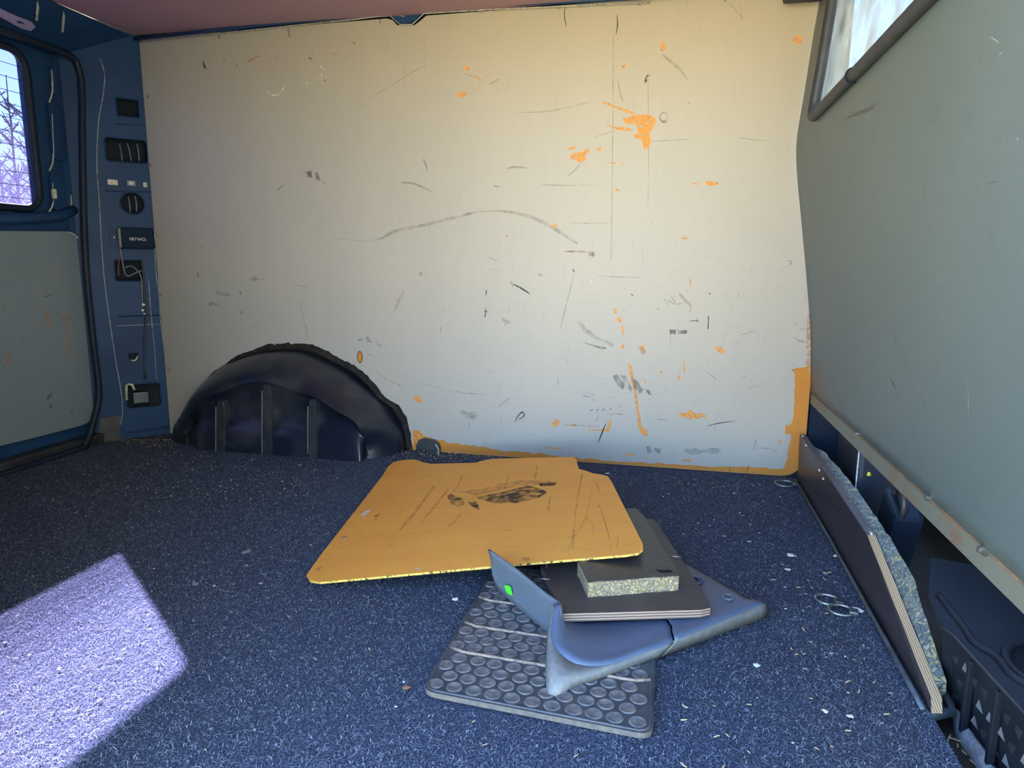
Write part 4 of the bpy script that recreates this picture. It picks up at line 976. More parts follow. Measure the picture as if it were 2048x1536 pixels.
# extra rows give the rim a rounded crest
mid = [i.lerp(c, .5) + Vector((0, 0, .0022)) for i, c in zip(rows_all[2], rows_all[3])]
skm = [c.lerp(s, .5) + Vector((0, -.004, .003)) for c, s in zip(rows_all[3], rows_all[4])]
rows_all = [rows_all[0], rows_all[1], rows_all[2], mid, rows_all[3], skm, rows_all[4]]
crack = min(range(44), key=lambda i: (rows_all[4][i] - C3[6]).length)
left_rows = [r[:crack + 1] for r in rows_all]
gapv = (rows_all[4][crack + 1] - rows_all[4][crack]).normalized() * .0035
right_rows = [[r[crack] + gapv] + r[crack + 1:] for r in rows_all]
right_rows = [[p + Vector((0, 0, .0022)) for p in r] for r in right_rows]
loft('tray_piece', left_rows[:5], M_plastic_grey); loft('skirt', left_rows[4:], M_trim_edge)
rtray = loft('tray_piece', right_rows[:5], M_plastic_grey); loft('skirt', right_rows[4:], M_trim_edge)
# the fin: a thin wall, thicker at its rolled front end
fb = [G(1099, 1267, .0135), G(1061, 1235, .016), G(1010, 1191, .022), G(992, 1170, .032), G(984, 1140, .058)]
ft = [G(1121, 1205, .068), G(1093, 1187, .072), G(1040, 1144, .084), G(1005, 1118, .092), G(977, 1099, .098)]
fb = dens(fb, 24); ft = dens(ft, 24)
V, F = [], []; R_ = 7
nrm = (ft[-1] - ft[0]).cross(Vector((0, 0, 1))).normalized()
for j in range(R_):
    t = j / (R_ - 1)
    for i in range(24): V.append(fb[i].lerp(ft[i], t) + nrm * (.003 * math.sin(math.pi * t)))
for j in range(R_ - 1):
    for i in range(23): F.append((j * 24 + i, j * 24 + i + 1, (j + 1) * 24 + i + 1, (j + 1) * 24 + i))
fin = mesh_obj('fin', V, F, M_plastic_grey, None, True); adopt(fin, trim); solidify(fin, .004, 0); fin.data.materials[0] = mat('grey fin plastic', (.088, .112, .145), .45, var=(10, .45, .75, (.11, .135, .165)), bump=(700, .1))
# moulded end post of the fin
V, F = [], []
pl = [(1109, 1208, .068), (1103, 1216, .064), (1101, 1240, .048), (1101, 1263, .030), (1094, 1288, .018)]
pr = [(1122, 1207, .069), (1123, 1222, .062), (1126, 1243, .052), (1131, 1268, .042), (1140, 1290, .036)]
V = [g3(t) for t in pl] + [g3(t) for t in pr]
F = [(i, 5 + i, 6 + i, i + 1) for i in range(4)]
post = mesh_obj('fin_post', V, F, M_trim_edge, None, True); adopt(post, trim); solidify(post, .004, 0)
# green price sticker on the fin
def finpt(x, y):
    n_ = (fb[0] - fb[-1]).cross(ft[10] - fb[10]).normalized()
    return n_
n_ = (ft[-4] - fb[2]).cross(fb[2] - fb[-4]).normalized()
if n_.dot(Vector(CAM) - fb[5]) < 0: n_ = -n_
st = [PN(x, y, fb[8].lerp(ft[8], .5), n_) for x, y in [(1015, 1169), (1022, 1168), (1027, 1172), (1031, 1188), (1024, 1187), (1018, 1180)]]
stq = adopt(mesh_obj('sticker', [p + n_ * .0065 for p in st], [(0, 1, 2, 3, 4, 5)], M_green, None), fin); solidify(stq, .0006, 0); stq['label'] = 'neon green paper sticker'
# screw recess with hole, and a moulded boss, on the right piece
for (x, y), r, dk in (((1392, 1160), .012, True), ((1456, 1194), .009, False)):
    c = G(x, y, .0345)
    adopt(closed_tube('recess_rim', [c + Vector((r * math.cos(a), r * math.sin(a) * 1.2, 0)) for a in [i * math.pi / 10 for i in range(20)]], .0016, M_plastic_grey if dk else M_trim_edge, None, 6), rtray)
    if dk: adopt(tube('screw_hole', [c + Vector((-.003, .004, -.004)), c + Vector((-.003, .004, .0012))], .0055, M_bodydark, None, 12), rtray)

# --- dark plywood offcut with grip film
po = empty('plywood_offcut', (-.06, 1.28, .035)); tag(po, 'dark brown grip-film plywood offcut lying on the grey trim panel', 'plywood offcut')
pts = [(-.147, 1.051), (.078, 1.119), (.093, 1.130), (.090, 1.15), (.083, 1.19), (.051, 1.311), (.034, 1.37), (.016, 1.44), (.0, 1.50), (-.009, 1.524), (-.03, 1.530), (-.20, 1.48), (-.215, 1.225)]
M_ply = layered('striped plywood edge', (.34, .25, .19), (.07, .045, .04), 2, .0048)
psheet = adopt(plate('sheet', fz, pts, [], .0145, M_grip, None, edge_mat=M_ply, off=.051), po)
for (x, y), d in (((1094, 1130), (0, 1)), ((1088, 1158), (1, .1)), ((1350, 1113), (1, 0))):
    c = G(x, y, .053); d = Vector((d[0], d[1], 0)).normalized() * .011
    adopt(tube('staple', [c - d, c + d], .0011, M_steel, None, 6), psheet)

# --- foam block with black skin
fm = empty('foam_block', (-.05, 1.3, .051)); tag(fm, 'beige chip foam block with black skin under the orange board', 'foam block')
pts = [(-.112, 1.118), (-.06, 1.138), (.0, 1.166), (.041, 1.182), (.030, 1.225), (.022, 1.262), (-.005, 1.35), (-.022, 1.43), (-.03, 1.46), (-.05, 1.506), (-.145, 1.47), (-.142, 1.20)]
pts = round_corner(pts, [0] * len(pts)); jp = jag(pts, .0012, 4)
adopt(plate('foam_core', fz, jp, [], .0275, M_foam, None, off=.0785), fm)
skin = adopt(plate('black_skin', fz, [(a + random.uniform(-.0008, .0008), b) for a, b in jp], [], .0025, M_black_skin, None, off=.081), fm)
tear = [G(x, y, .0815) for x, y in [(1310, 1138), (1322, 1140), (1340, 1139), (1346, 1144), (1320, 1145)]]
adopt(mesh_obj('skin_tear', tear, [(0, 1, 2, 3, 4)], M_bodydark, None), skin)

# --- orange board
P0 = G(614, 1154, .010); P1 = G(776, 933, .012); P2 = G(1286, 1091, .099)
bn = (P1 - P0).cross(P2 - P0).normalized()
if bn.z < 0: bn = -bn
bu = (P2 - P0).normalized(); bv = bn.cross(bu)
OF = Frame(P0, bu, bv)
opx = [(613, 1152), (620, 1163), (640, 1166), (760, 1155), (1000, 1133), (1250, 1112), (1276, 1108), (1286, 1100), (1286, 1090), (1275, 1068), (1225, 968), (1216, 954), (1205, 951), (1186, 948), (1172, 943), (1158, 939), (1155, 930), (1153, 920), (1148, 916), (1136, 915),
       (1060, 917), (985, 919), (968, 922), (950, 927), (900, 928), (862, 929), (846, 926), (834, 921), (820, 920), (800, 922), (786, 926), (777, 934), (765, 953), (640, 1114)]
ob = [OF.px(*q) for q in opx]
brd = empty('orange_board', P0); tag(brd, 'large thin orange plywood board with notched corner lying across the loose pile', 'board')
M_board = mat('orange brown film board', (.84, .37, .065), .55, var=(5, .4, .72, (.77, .33, .06)), var2=(42, .62, .8, (.40, .15, .03)), stretch=(1, 2.5, 1), spec=.22)
M_board_edge = mat('yellow raw board edge', (.74, .50, .10), .7, var=(160, .52, .6, (.06, .04, .02)))
bsheet = adopt(plate('sheet', OF, ob, [], .0042, M_board, None, edge_mat=M_board_edge, off=.002), brd)
def bdecal(name, px, mat_, amp=1.2):
    o = decal(name, OF, [OF.px(*q) for q in jag(px, amp, 3)], .0024, mat_, None); return adopt(o, bsheet)
def bstroke(px, wpx):
    out = []
    for (x, y) in px: out.append((x - wpx * random.uniform(.4, .6), y))
    for (x, y) in reversed(px): out.append((x + wpx * random.uniform(.4, .6), y))
    return out
M_smear = mark_mat('black grease smear', (.035, .028, .022), 45, .34, .62, .92, (1, 1, 1))
M_crack = mark_mat('purple brown crack stain', (.30, .10, .08), 80, .28, .75, .55)
M_stain = mark_mat('faint brown streak', (.30, .12, .05), 60, .3, .75, .4)
bdecal('grease_smear', [(893, 992), (903, 990), (925, 998), (930, 1010), (920, 1016), (902, 1010)], M_smear)
bdecal('grease_smear', [(932, 1003), (945, 998), (958, 1012), (958, 1022), (945, 1016)], M_smear)
bdecal('grease_smear', [(945, 996), (990, 988), (1040, 976), (1062, 972), (1092, 984), (1094, 990), (1070, 1000), (1030, 1008), (985, 1006)], M_smear, 2)
bdecal('grease_smear', [(905, 986), (960, 982), (1000, 970), (1040, 963), (1085, 962), (1110, 966), (1112, 971), (1080, 972), (1040, 974), (990, 984), (950, 992)], M_stain, 2)
bdecal('grease_smear', [(1075, 968), (1095, 966), (1115, 968), (1108, 972), (1080, 974)], M_smear, 1.5)
for px, w_ in (([(925, 952), (915, 975), (905, 988)], 3), ([(868, 974), (846, 1005), (826, 1032), (800, 1062)], 7), ([(898, 978), (880, 1002), (858, 1030), (842, 1048)], 6), ([(921, 1030), (910, 1044), (898, 1055)], 6), ([(1074, 934), (1070, 960)], 4), ([(1018, 950), (1010, 980)], 3)):
    bdecal('streak', bstroke(px, w_), M_stain, .8)
for px, w_ in (([(1165, 948), (1158, 985), (1152, 1020), (1148, 1060), (1144, 1085), (1136, 1102)], 2.2), ([(1148, 1060), (1146, 1102)], 2.5), ([(1184, 975), (1178, 1010), (1172, 1036)], 1.8), ([(1198, 1012), (1206, 1032), (1214, 1060), (1220, 1080), (1222, 1098)], 2.2), ([(1237, 1072), (1234, 1100)], 2.4), ([(1101, 995), (1099, 1010), (1097, 1024)], 3), ([(1172, 1036), (1184, 1048), (1188, 1062), (1183, 1070)], 1.6), ([(1192, 966), (1200, 988)], 2), ([(1172, 1036), (1160, 1060), (1150, 1075)], 1.6)):
    bdecal('crack', bstroke(px, w_), M_crack, .4)
for px in ([(720, 1032), (732, 1024), (742, 1022), (730, 1034)], [(680, 1078), (692, 1078), (690, 1082)], [(830, 1138), (845, 1138), (838, 1142)], [(726, 1037), (730, 1030), (727, 1040)]):
    bdecal('scratch', px, M_white_mark, .5)
for px in ([(1045, 1118), (1060, 1116), (1058, 1124), (1046, 1124)], [(748, 1034), (760, 1028), (752, 1044)], [(680, 1076), (695, 1072), (688, 1080)], [(630, 1140), (645, 1134), (640, 1144)]):
    bdecal('stain', px, M_brown, 1)

# --- leaning film-faced board by the partition
lb = empty('leaning_board', (.40, 1.5, 0)); tag(lb, 'dark film-faced plywood board standing on edge along the partition', 'plywood board')
M_plyv = layered('pale layered plywood edge', (.62, .45, .24), (.26, .15, .08), 0, .0036)
inn_ = [Vector((.392, 2.075, .002)), Vector((.387, .985, .002)), Vector((.3945, 1.012, .010)), Vector((.4045, 1.416, .0975)), Vector((.388, 2.075, .141))]
ot_ = [p + Vector((.0155, .004, 0)) for p in inn_]
M_edge_film = mat('weathered plywood edge', (.17, .145, .155), .7, var=(40, .4, .7, (.10, .08, .085)), var2=(150, .62, .72, (.5, .42, .38)), stretch=(1, .2, 1))
V = inn_ + ot_
F = [(4, 3, 2, 1, 0), (5, 6, 7, 8, 9), (0, 1, 6, 5), (1, 2, 7, 6), (2, 3, 8, 7), (3, 4, 9, 8), (4, 0, 5, 9)]
o = mesh_obj('sheet', V, F, None, None, mats=[M_film, M_plyv, M_edge_film], midx=[0, 0, 2, 1, 1, 2, 2]); adopt(o, lb)
# worn foot strip along the board bottom
adopt(tube('foot_strip', [(.3835, 2.06, .008), (.3830, 1.6, .008), (.379, 1.2, .007), (.376, .985, .006)], .0045, M_darksteel, None, 6), lb)
for x, y in ((1638, 940), (1646, 957), (1605, 872), (1612, 890), (1742, 1066)):
    c = WX(x, y, .386 if x < 1700 else .404); adopt(box('splintered_spot', c, (.003, .010, .004), M_rim, None), lb)

# --- chip foam strip behind the board
fs = empty('foam_strip', (.43, 1.5, 0)); tag(fs, 'long grey and yellow chip foam strip wedged behind the leaning plywood board', 'foam strip')
L_ = [(.4055, 2.03, .125), (.410, 1.85, .117), (.416, 1.63, .104), (.4195, 1.43, .092), (.4185, 1.27, .058), (.4145, 1.12, .033), (.4095, 1.04, .018)]
Rg = [G(1648, 903, .128), G(1690, 950, .12), G(1722, 990, .112), G(1780, 1075, .102), G(1830, 1160, .088), G(1838, 1192, .075), G(1868, 1290, .040), G(1893, 1360, .023)]
Lc = resample(arcpts([Vector(p) for p in L_], 60), 40); Rc_ = resample([Vector(p) for p in Rg], 40)
V, F = [], []
for i in range(40):
    l, r = Lc[i], Rc_[i]
    jz = noise.noise(Vector((i * .6, 0, 0))) * .004; jx = noise.noise(Vector((i * .8, 5, 0))) * .003
    V += [Vector((l.x, l.y, -.04)), l + Vector((0, 0, jz * .3)), l.lerp(r, .5) + Vector((0, 0, jz)), r + Vector((jx, 0, jz)), Vector((r.x + .004, r.y, -.04))]
for i in range(39):
    for k in range(4): F.append((i * 5 + k, i * 5 + k + 1, (i + 1) * 5 + k + 1, (i + 1) * 5 + k))
F.append((0, 1, 2, 3, 4)); b_ = 39 * 5; F.append((b_ + 4, b_ + 3, b_ + 2, b_ + 1, b_))
adopt(mesh_obj('foam_core', V, F, M_foam2, None), fs)

# --- steel loop bracket at the end of the board
sb = empty('step_bracket', G(1885, 1415, -.005)); tag(sb, 'bent dark steel bracket on the sill at the near end of the leaning board', 'bracket')
q = [G(1850, 1432, -.005), G(1866, 1432, -.005), G(1905, 1424, -.005), G(1898, 1404, -.005), G(1880, 1372, -.005)]
bm = bmesh.new(); tube_bm(bm, q, .0065, 8); adopt(bm_obj('bent_bar', bm, M_darksteel, None, True), sb)
adopt(box('foot', G(1868, 1400, -.012), (.022, .05, .006), M_darksteel, None, None, .002), sb)

# --- felt strip on the sill
fl = [G(x, y, -.03) for x, y in [(1888, 1382), (1902, 1405), (1910, 1440), (1925, 1470), (1945, 1498), (1962, 1530), (1985, 1575)]]
fr_ = [G(x, y, -.03) for x, y in [(1897, 1380), (1912, 1400), (1928, 1430), (1942, 1462), (1966, 1495), (1988, 1530), (2020, 1575)]]
fl = resample(arcpts(fl, 40), 26); fr_ = resample(arcpts(fr_, 40), 26)
V, F = [], []
for i in range(26):
    jz = noise.noise(Vector((i * .5, 2, 1))) * .004
    V += [fl[i] + Vector((0, 0, -.015)), fl[i] + Vector((0, 0, .002 + jz)), fl[i].lerp(fr_[i], .5) + Vector((0, 0, .008 + jz)), fr_[i] + Vector((0, 0, .002 + jz)), fr_[i] + Vector((0, 0, -.015))]
for i in range(25):
    for k in range(4): F.append((i * 5 + k, i * 5 + k + 1, (i + 1) * 5 + k + 1, (i + 1) * 5 + k))
F.append((0, 1, 2, 3, 4)); F.append((129, 128, 127, 126, 125))
felt = mesh_obj('felt_strip', V, F, M_felt, None, True); tag(felt, 'ragged grey felt strip lying on the brown sill by the step', 'felt strip')

# --- moulded plastic step with round grille
SZ = .085
stp = empty('plastic_step', (.56, 1.0, -.045)); tag(stp, 'black moulded plastic step with round mesh grille and triangle relief', 'step')
e0 = G(1885, 1255, SZ); e1 = G(1906, 1270, SZ); e2 = G(2048, 1426, SZ); e3 = e2 + (e2 - e1) * .9
far = G(1850, 1205, SZ)
fr0 = Frame((0, 0, SZ), (1, 0, 0), (0, 1, 0))
gc = Vector((.565, .985)); grr = .085
outl = [(e3.x, e3.y), (e3.x + .25, e3.y), (.72, 1.30), (.50, 1.36), (far.x + .012, far.y + .02), (e0.x, e0.y), (e1.x, e1.y), (e2.x, e2.y)]
adopt(plate('tread', fr0, outl, [circ(gc.x, gc.y, grr, 36)], .012, M_step, None), stp)
adopt(closed_tube('grille_rim', [(a, b, SZ + .001) for a, b in circ(gc.x, gc.y, grr + .004, 40)], .006, M_step, None, 8), stp)
bm = bmesh.new()
for k in range(-20, 21):
    d = k * .0042; h = math.sqrt(max(grr ** 2 - d * d, 0))
    if h < .004: continue
    tube_bm(bm, [(gc.x + d, gc.y - h, SZ - .004), (gc.x + d, gc.y + h, SZ - .004)], .0007, 4)
    tube_bm(bm, [(gc.x - h, gc.y + d, SZ - .0045), (gc.x + h, gc.y + d, SZ - .0045)], .0007, 4)
gm = bm_obj('grille_mesh', bm, M_step, None); adopt(gm, stp); gm['kind'] = 'stuff'
adopt(tube('speaker_cone', [(gc.x, gc.y, SZ - .03), (gc.x, gc.y, SZ - .012)], [grr, grr], M_bodydark, None, 30), stp)
tube_path = [(far.x + .03, far.y + .03, SZ + .002), (e0.x + .03, e0.y, SZ + .002), (e1.x + .02, e1.y - .02, SZ + .002), (gc.x - grr - .012, gc.y + .02, SZ + .002), (gc.x - grr - .01, gc.y - .03, SZ + .002), (gc.x - .05, gc.y - .09, SZ + .002)]
adopt(tube('tread_ridge', arcpts(tube_path, 30), .005, M_step, None, 8), stp)
# riser
ed = [e0, e1, e2, e3]
V = [Vector((p.x, p.y, SZ)) for p in ed] + [Vector((p.x + .012, p.y, -.045)) for p in ed]
adopt(mesh_obj('riser', V, [(i, i + 1, i + 5, i + 4) for i in range(3)], M_step, None), stp)
# lip with worn edge
adopt(tube('worn_lip', [(p.x, p.y, SZ) for p in ed], .0022, M_plastic_black, None, 6), stp)
rdir = (e2 - e1).normalized(); rn = Vector((-abs(rdir.y), rdir.x if rdir.y < 0 else -rdir.x, 0)).normalized()
tri_me = bpy.data.meshes.new('triangle_relief')
tri_me.from_pydata([(-.014, 0, -.014), (.014, 0, -.010), (0, 0, .016), (0, .009, 0)], [], [(0, 1, 3), (1, 2, 3), (2, 0, 3)])
tri_me.materials.append(M_plastic_black)
for r_ in range(3):
    for k in range(7):
        c = e1 + rdir * (.012 + k * .027 + (.013 if r_ % 2 else 0)); z = SZ - .030 - r_ * .031
        o = bpy.data.objects.new('triangle_relief', tri_me); link(o)
        o.matrix_world = Matrix.Translation((c.x + .004 + (SZ - z) * .09, c.y, z)) @ Matrix((rdir, rn, Vector((0, 0, 1)))).transposed().to_4x4() @ Matrix.Rotation(random.choice((0, 1.05, 2.1)), 4, 'Y')
        o.parent = stp; o.matrix_parent_inverse = Matrix.Translation(stp.location).inverted()
for t in (.06, .13):
    c = e1 + rdir * t
    adopt(box('riser_rib', (c.x - .001, c.y, SZ - .06), (.010, .008, .11), M_step, None, None, .002), stp)

# --- fittings in the dark space below the partition
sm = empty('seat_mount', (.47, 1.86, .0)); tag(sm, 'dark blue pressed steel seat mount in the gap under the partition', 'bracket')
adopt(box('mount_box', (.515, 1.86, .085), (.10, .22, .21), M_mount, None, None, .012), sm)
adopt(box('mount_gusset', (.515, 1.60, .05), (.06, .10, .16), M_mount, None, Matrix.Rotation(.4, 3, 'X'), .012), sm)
adopt(tube('mount_edge', [(.464, 1.752, .185), (.464, 1.752, .0)], .002, M_bead_highlight, None, 6), sm)
gr = empty('rubber_grommet', (.52, 1.27, .1)); tag(gr, 'round black rubber grommet in the dark gap below the steel strip', 'grommet')
gp = WX(1797, 1005, .50)
adopt(closed_tube('grommet_ring', [gp + Vector((0, .035 * math.cos(a), .035 * math.sin(a))) for a in [i * math.pi / 14 for i in range(28)]], .006, M_plastic_black, None, 8), gr)
adopt(tube('grommet_core', [gp + Vector((.012, 0, 0)), gp + Vector((.002, 0, 0))], .03, M_rubber, None, 24), gr)
yt = WX(1737, 947, .49)
o = tube('yellow_tag', [yt + Vector((0, .004, .006)), yt + Vector((0, -.006, -.004))], .005, mat('yellow plastic', (.55, .45, .05), .5), None, 8)
tag(o, 'small yellow plastic tag glinting in the dark gap under the partition', 'tag')

# --- tie-down rings
def ring(cx_, cy_, ang, lab, tilt=.12, r=.0155):
    c = G(cx_, cy_, .008)
    e = empty('tie_down_ring', c); tag(e, lab, 'ring', 'steel tie-down rings on the carpet')
    pts = []
    for i in range(28):
        a = i * 2 * math.pi / 28
        p = Vector((1.35 * r * math.cos(a), r * math.sin(a), tilt * r * math.sin(a) * 1.2))
        p.rotate(Matrix.Rotation(ang, 3, 'Z')); pts.append(c + p)
    adopt(closed_tube('hoop', pts, .0026, M_ring, None, 8), e)
    d = Vector((math.cos(ang), math.sin(ang), 0))
    adopt(box('lug', c + d * r * 1.35, (.016, .018, .009), M_darksteel, None, Matrix.Rotation(ang, 3, 'Z'), .003), e)
ring(1655, 1199, -.25, 'steel tie-down ring on the carpet near the leaning board, farther of the pair')
ring(1682, 1220, -.15, 'steel tie-down ring on the carpet near the leaning board, nearer of the pair')
ring(1570, 967, 0.1, 'bright steel tie-down ring at the foot of the orange wall corner', .1, .02)

# ================================================================== CARPET PILE (uncountable)
NF = 230000
fx = RNG.uniform(-1.87, .385, NF); fy = .47 + (2.10 - .47) * RNG.uniform(0, 1, NF) ** 1.5
inside = (fx > MX0) & (fx < MX1) & (fy > MY0) & (fy < MY1)
fx = fx[~inside]; fy = fy[~inside]; n = len(fx)
SEG = 3
ang = RNG.uniform(0, 2 * np.pi, n); curl = RNG.normal(0, 1.9, n); ln = RNG.uniform(.003, .010, n); wd = RNG.uniform(.00018, .00045, n); hh = RNG.uniform(.0008, .0042, n)
Vv = np.zeros((n, (SEG + 1) * 2, 3), np.float32)
px_, py_ = fx.copy(), fy.copy()
for s in range(SEG + 1):
    t = s / SEG; a = ang + curl * t
    zz = .0004 + hh * np.sin(np.pi * (.15 + .75 * t))
    nx, nyv = -np.sin(a), np.cos(a)
    Vv[:, s * 2, 0] = px_ + nx * wd; Vv[:, s * 2, 1] = py_ + nyv * wd; Vv[:, s * 2, 2] = zz
    Vv[:, s * 2 + 1, 0] = px_ - nx * wd; Vv[:, s * 2 + 1, 1] = py_ - nyv * wd; Vv[:, s * 2 + 1, 2] = zz
    px_ = px_ + np.cos(a) * ln / SEG; py_ = py_ + np.sin(a) * ln / SEG
me = bpy.data.meshes.new('carpet_pile'); nv = n * (SEG + 1) * 2
me.vertices.add(nv); me.vertices.foreach_set('co', Vv.reshape(-1))
basei = (np.arange(n) * (SEG + 1) * 2)[:, None, None]
qd = np.array([[s * 2, s * 2 + 1, s * 2 + 3, s * 2 + 2] for s in range(SEG)])[None]
idx = (basei + qd).reshape(-1).astype(np.int32)
me.loops.add(len(idx)); me.loops.foreach_set('vertex_index', idx)
nf = n * SEG; me.polygons.add(nf)
me.polygons.foreach_set('loop_start', np.arange(0, nf * 4, 4, dtype=np.int32))
me.polygons.foreach_set('loop_total', np.full(nf, 4, np.int32))
me.update(calc_edges=True); me.materials.append(M_fibre)
pile = link(bpy.data.objects.new('carpet_pile', me)); tag(pile, 'curly dark blue grey fibres of the carpet pile', 'carpet pile', kind='stuff')

# ================================================================== DEBRIS
def splinter_mesh(k):
    bm = bmesh.new(); L = .5; segs = 3; rings = []
    for i in range(segs + 1):
        t = i / segs; w_ = (.05, .10, .08, .02)[i] * random.uniform(.8, 1.2); y = random.uniform(-.05, .05)
        rings.append([bm.verts.new((L * (2 * t - 1), y + a * w_, .06 + b * .06 + random.uniform(-.02, .02))) for a, b in ((-1, -1), (1, -1), (.8, 1), (-.8, 1))])
    for i in range(segs):
        for j in range(4): bm.faces.new((rings[i][j], rings[i][(j + 1) % 4], rings[i + 1][(j + 1) % 4], rings[i + 1][j]))
    bm.faces.new(rings[0][::-1]); bm.faces.new(rings[-1])
    bmesh.ops.recalc_face_normals(bm, faces=bm.faces)
    me = bpy.data.meshes.new('splinter'); bm.to_mesh(me); bm.free(); me.materials.append(M_splinter); return me
def flake_mesh(mat_, flat=.25):
    bm = bmesh.new(); bmesh.ops.create_icosphere(bm, subdivisions=1, radius=.5)
    for v in bm.verts:
        v.co *= random.uniform(.65, 1.15); v.co.z = v.co.z * flat + .5 * flat
    me = bpy.data.meshes.new('flake'); bm.to_mesh(me); bm.free(); me.materials.append(mat_); return me
SPL = [splinter_mesh(i) for i in range(5)]
FLK = [flake_mesh(M_flake) for i in range(4)]; BRK = [flake_mesh(M_bark) for i in range(2)]; DST = [flake_mesh(M_leafbit, .15) for i in range(2)]
def put(name, me, p, size, lab, cat, grp, sx=1.0):
    o = bpy.data.objects.new(name, me); link(o); o.location = p; o.rotation_euler = (random.uniform(-.15, .15), random.uniform(-.15, .15), random.uniform(0, 6.28))
    o.scale = (size * sx, size, size); tag(o, lab, cat, grp)
named = [(1581, 1112, .016, 'largest white flake on the carpet between foam block and leaning board'), (1575, 1140, .011, 'thin white flake on the carpet just below the largest one'), (1498, 1084, .008, 'white crumb on open carpet right of the plywood offcut'), (1673, 1113, .014, 'white foam lump against the foot of the leaning board'),
         (1716, 1222, .016, 'long white shred beside the two steel rings'), (1651, 1424, .009, 'white crumb on the front carpet, left one of two near the sill'), (1700, 1434, .010, 'white crumb on the front carpet, right one of two near the sill'), (1215, 948, .014, 'white sliver beside the notched corner of the orange board'), (1513, 1332, .011, 'grey white chip on the carpet right of the rubber mat'), (910, 1200, .012, 'pale grey chip on the carpet left of the grey fin')]
for x, y, s, lab in named: put('foam_flake', random.choice(FLK), G(x, y, .003), s, lab, 'flake', 'white flakes on the carpet', 1.5)
put('bark_chip', BRK[0], G(812, 1376, .003), .012, 'reddish brown bark chip left of the rubber mat', 'chip', 'brown bark chips', 1.3)
put('bark_chip', BRK[1], G(1596, 1022, .003), .010, 'reddish brown bark chip below the steel ring by the wall corner', 'chip', 'brown bark chips', 1.2)
put('bark_chip', BRK[1], G(1996, 1500, -.036), .010, 'red brown crumb on the sill beside the plastic step', 'chip', 'brown bark chips', 1.2)
put('dust_fluff', DST[0], G(492, 1104, .003), .020, 'grey dust fluff on the carpet left of the orange board', 'dust fluff', None, 1.3)
put('dust_fluff', DST[1], G(390, 1168, .003), .014, 'grey dust fluff on the carpet near the sun patch edge', 'dust fluff', None, 1.3)
for x, y in ((118, 1338), (200, 1400), (10, 1285), (236, 1318), (440, 1180)):
    put('dark_crumb', BRK[0] if x == 440 else DST[0], G(x, y, .004), .007, 'dark crumb lying in the sunlit carpet patch' if x != 440 else 'brown crumb on the shaded carpet right of the sun patch', 'crumb', 'dark crumbs in the sun patch' if x != 440 else None, 1.4)
def blocked(x, y):                        # keep crumbs off the loose items
    if MX0 - .01 < x < MX1 + .01 and MY0 - .02 < y < MY1: return True
    if -.86 < x < .0 and 1.0 < y < 2.02 and (y < 2.0): 
        if x > -.83 + (2.0 - y) * .13: return True
    if -.2 < x < .22 and .95 < y < 1.55: return True
    if x > .355 or (-1.62 < x < -.80 and y > 1.90): return True
    return False
cnt = 0
while cnt < 120:
    r = random.random()
    if r < .55: x, y = random.uniform(.02, .35), random.uniform(.75, 1.6)
    elif r < .75: x, y = random.uniform(-.8, .3), random.uniform(.68, 1.2)
    else: x, y = random.uniform(-1.7, .3), random.uniform(.7, 2.0)
    if blocked(x, y): continue
    put('straw_splinter', random.choice(SPL), (x, y, .0035), random.uniform(.004, .010), 'pale straw splinter lying on the dark carpet', 'splinter', 'straw splinters scattered over the carpet', 1.0); cnt += 1
cnt = 0
while cnt < 70:
    x, y = random.uniform(-1.7, .35), random.uniform(.7, 2.05)
    if random.random() < .4: x, y = random.uniform(.03, .35), random.uniform(1.0, 2.0)
    if blocked(x, y): continue
    put('crumb', random.choice(FLK), (x, y, .003), random.uniform(.003, .006), 'tiny pale crumb lying on the dark carpet', 'crumb', 'tiny crumbs on the carpet', 1.2); cnt += 1
for x, y in ((1895, 1483), (1920, 1482), (1928, 1505), (1898, 1475), (1985, 1472), (1990, 1478), (1945, 1525), (1880, 1410), (1886, 1416), (1905, 1478), (1915, 1492), (1968, 1440)):
    put('sill_splinter', random.choice(SPL), G(x, y, -.042), random.uniform(.010, .016), 'straw splinter lying on the brown sill beside the felt strip', 'splinter', 'straw splinters on the sill')
# fine litter swept against the wheel arch and wall
V, F = [], []
def litter(x, y, z, s):
    b = len(V); a = random.uniform(0, 6.28); c, d = math.cos(a), math.sin(a); l, w_ = s, s * random.uniform(.3, .6)
    for u, v, h in ((-l, -w_, 0), (l, -w_ * .6, 0), (l * .8, w_, 0), (-l * .9, w_ * .7, 0), (0, 0, s * .5)): V.append((x + u * c - v * d, y + u * d + v * c, z + h))
    F.extend([(b, b + 1, b + 4), (b + 1, b + 2, b + 4), (b + 2, b + 3, b + 4), (b + 3, b, b + 4)])
for k in range(900):
    t = random.random()
    if t < .45: px0 = random.uniform(640, 1010); py0 = 912 + (px0 - 640) * .012 + random.gauss(0, 6)
    elif t < .6: px0 = random.uniform(240, 345); py0 = random.uniform(868, 895)
    elif t < .75: px0 = random.uniform(1000, 1540); py0 = 935 + (px0 - 1000) * .06 + abs(random.gauss(0, 10))
    else: px0 = random.uniform(50, 640); py0 = random.uniform(900, 1000)
    q = G(px0, max(py0, 880), .003)
    if q.y > 2.09 or q.x < -1.85 or (-1.60 < q.x < -.84 and q.y > 1.925): continue
    litter(q.x, q.y, .004 + (random.uniform(0, .012) if t < .45 and q.y > 1.98 else 0), random.uniform(.0012, .0032))
lt = mesh_obj('fine_litter', V, F, M_splinter, None); tag(lt, 'fine straw litter swept against the wheel arch and wall foot', 'litter', kind='stuff')

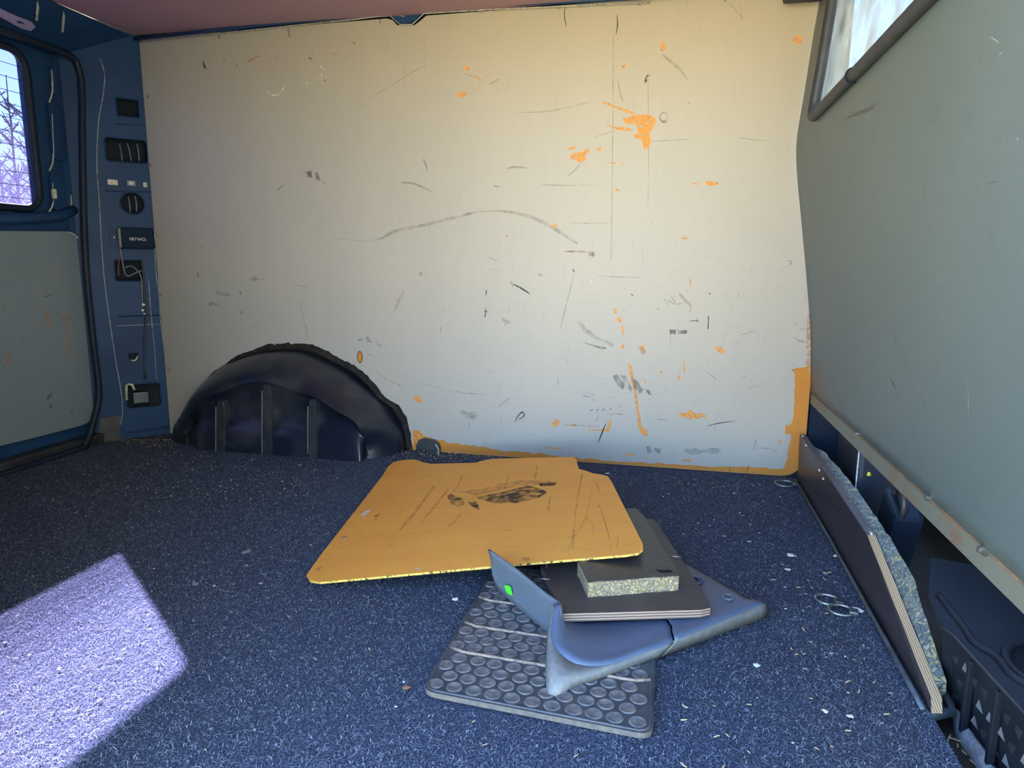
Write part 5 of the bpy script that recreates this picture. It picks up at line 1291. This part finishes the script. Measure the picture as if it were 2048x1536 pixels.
# ================================================================== OUTSIDE THE REAR WINDOW
def far_pt(x, y, dist):
    d = Vector(ray(x, y)).normalized(); return Vector(CAM) + d * dist
def tree(px, lab, seed, dist):
    random.seed(seed)
    top = far_pt(px[0][0], px[0][1], dist); bot = far_pt(px[1][0], px[1][1], dist); bot.z = -.62
    bot.x, bot.y = top.x + random.uniform(-.1, .1), top.y + random.uniform(-.1, .1)
    bm = bmesh.new(); H = top.z - bot.z
    pts = [bot.lerp(top, t) + Vector((random.uniform(-.03, .03), random.uniform(-.03, .03), 0)) * (1 - t) for t in [i / 12 for i in range(13)]]
    tube_bm(bm, pts, [.020 * (1 - t * .85) for t in [i / 12 for i in range(13)]], 6)
    for k in range(34):
        t = random.uniform(.25, .93); p = bot.lerp(top, t); a = random.uniform(0, 6.28); l = H * random.uniform(.10, .26) * (1.15 - t)
        d = Vector((math.cos(a), math.sin(a), random.uniform(.5, 1.2))).normalized()
        q = [p, p + d * l * .5 + Vector((0, 0, l * .08)), p + d * l + Vector((0, 0, l * .25))]
        tube_bm(bm, q, [.007, .005, .0025], 4)
        for j in range(4):
            s_ = random.uniform(.3, .95); b0 = p + d * l * s_; a2 = random.uniform(0, 6.28); l2 = l * random.uniform(.25, .5)
            d2 = Vector((math.cos(a2), math.sin(a2), random.uniform(.2, 1))).normalized(); tube_bm(bm, [b0, b0 + d2 * l2], [.0035, .002], 4)
    o = bm_obj('bare_tree', bm, M_branch); tag(o, lab, 'tree', 'bare trees behind the rear window')
    return o
tree([(12, 150), (30, 420)], 'slender bare tree seen through the rear window, nearer its left edge', 3, 6.5)
tree([(43, 140), (62, 420)], 'tallest bare tree seen through the rear window, nearest its right edge', 5, 6.2)
tree([(-14, 215), (5, 420)], 'shorter bare tree at the left edge of the rear window', 9, 7.0)
tree([(70, 240), (75, 420)], 'short bare sapling half hidden by the right edge of the rear window', 12, 6.8)
random.seed(21)
bm = bmesh.new()
hc = far_pt(25, 400, 8.0)
side = Vector((.68, .73, 0))
for k in range(900):
    b0 = Vector((hc.x, hc.y, -.62)) + side * random.uniform(-2.2, 2.2) + Vector((-.73, .68, 0)) * random.uniform(-.3, .5)
    z0 = random.uniform(0, 1.9); b0.z += z0; a = random.uniform(0, 6.28); l = random.uniform(.15, .5)
    d = Vector((math.cos(a), math.sin(a), random.uniform(.2, 1.3))).normalized()
    tube_bm(bm, [b0, b0 + d * l], [.008, .003], 4, False)
hd_ = bm_obj('hedge', bm, mat('grey hedge twig', (.035, .035, .055), .9)); tag(hd_, 'pale frosty hedge of tangled twigs behind the rear window', 'hedge')
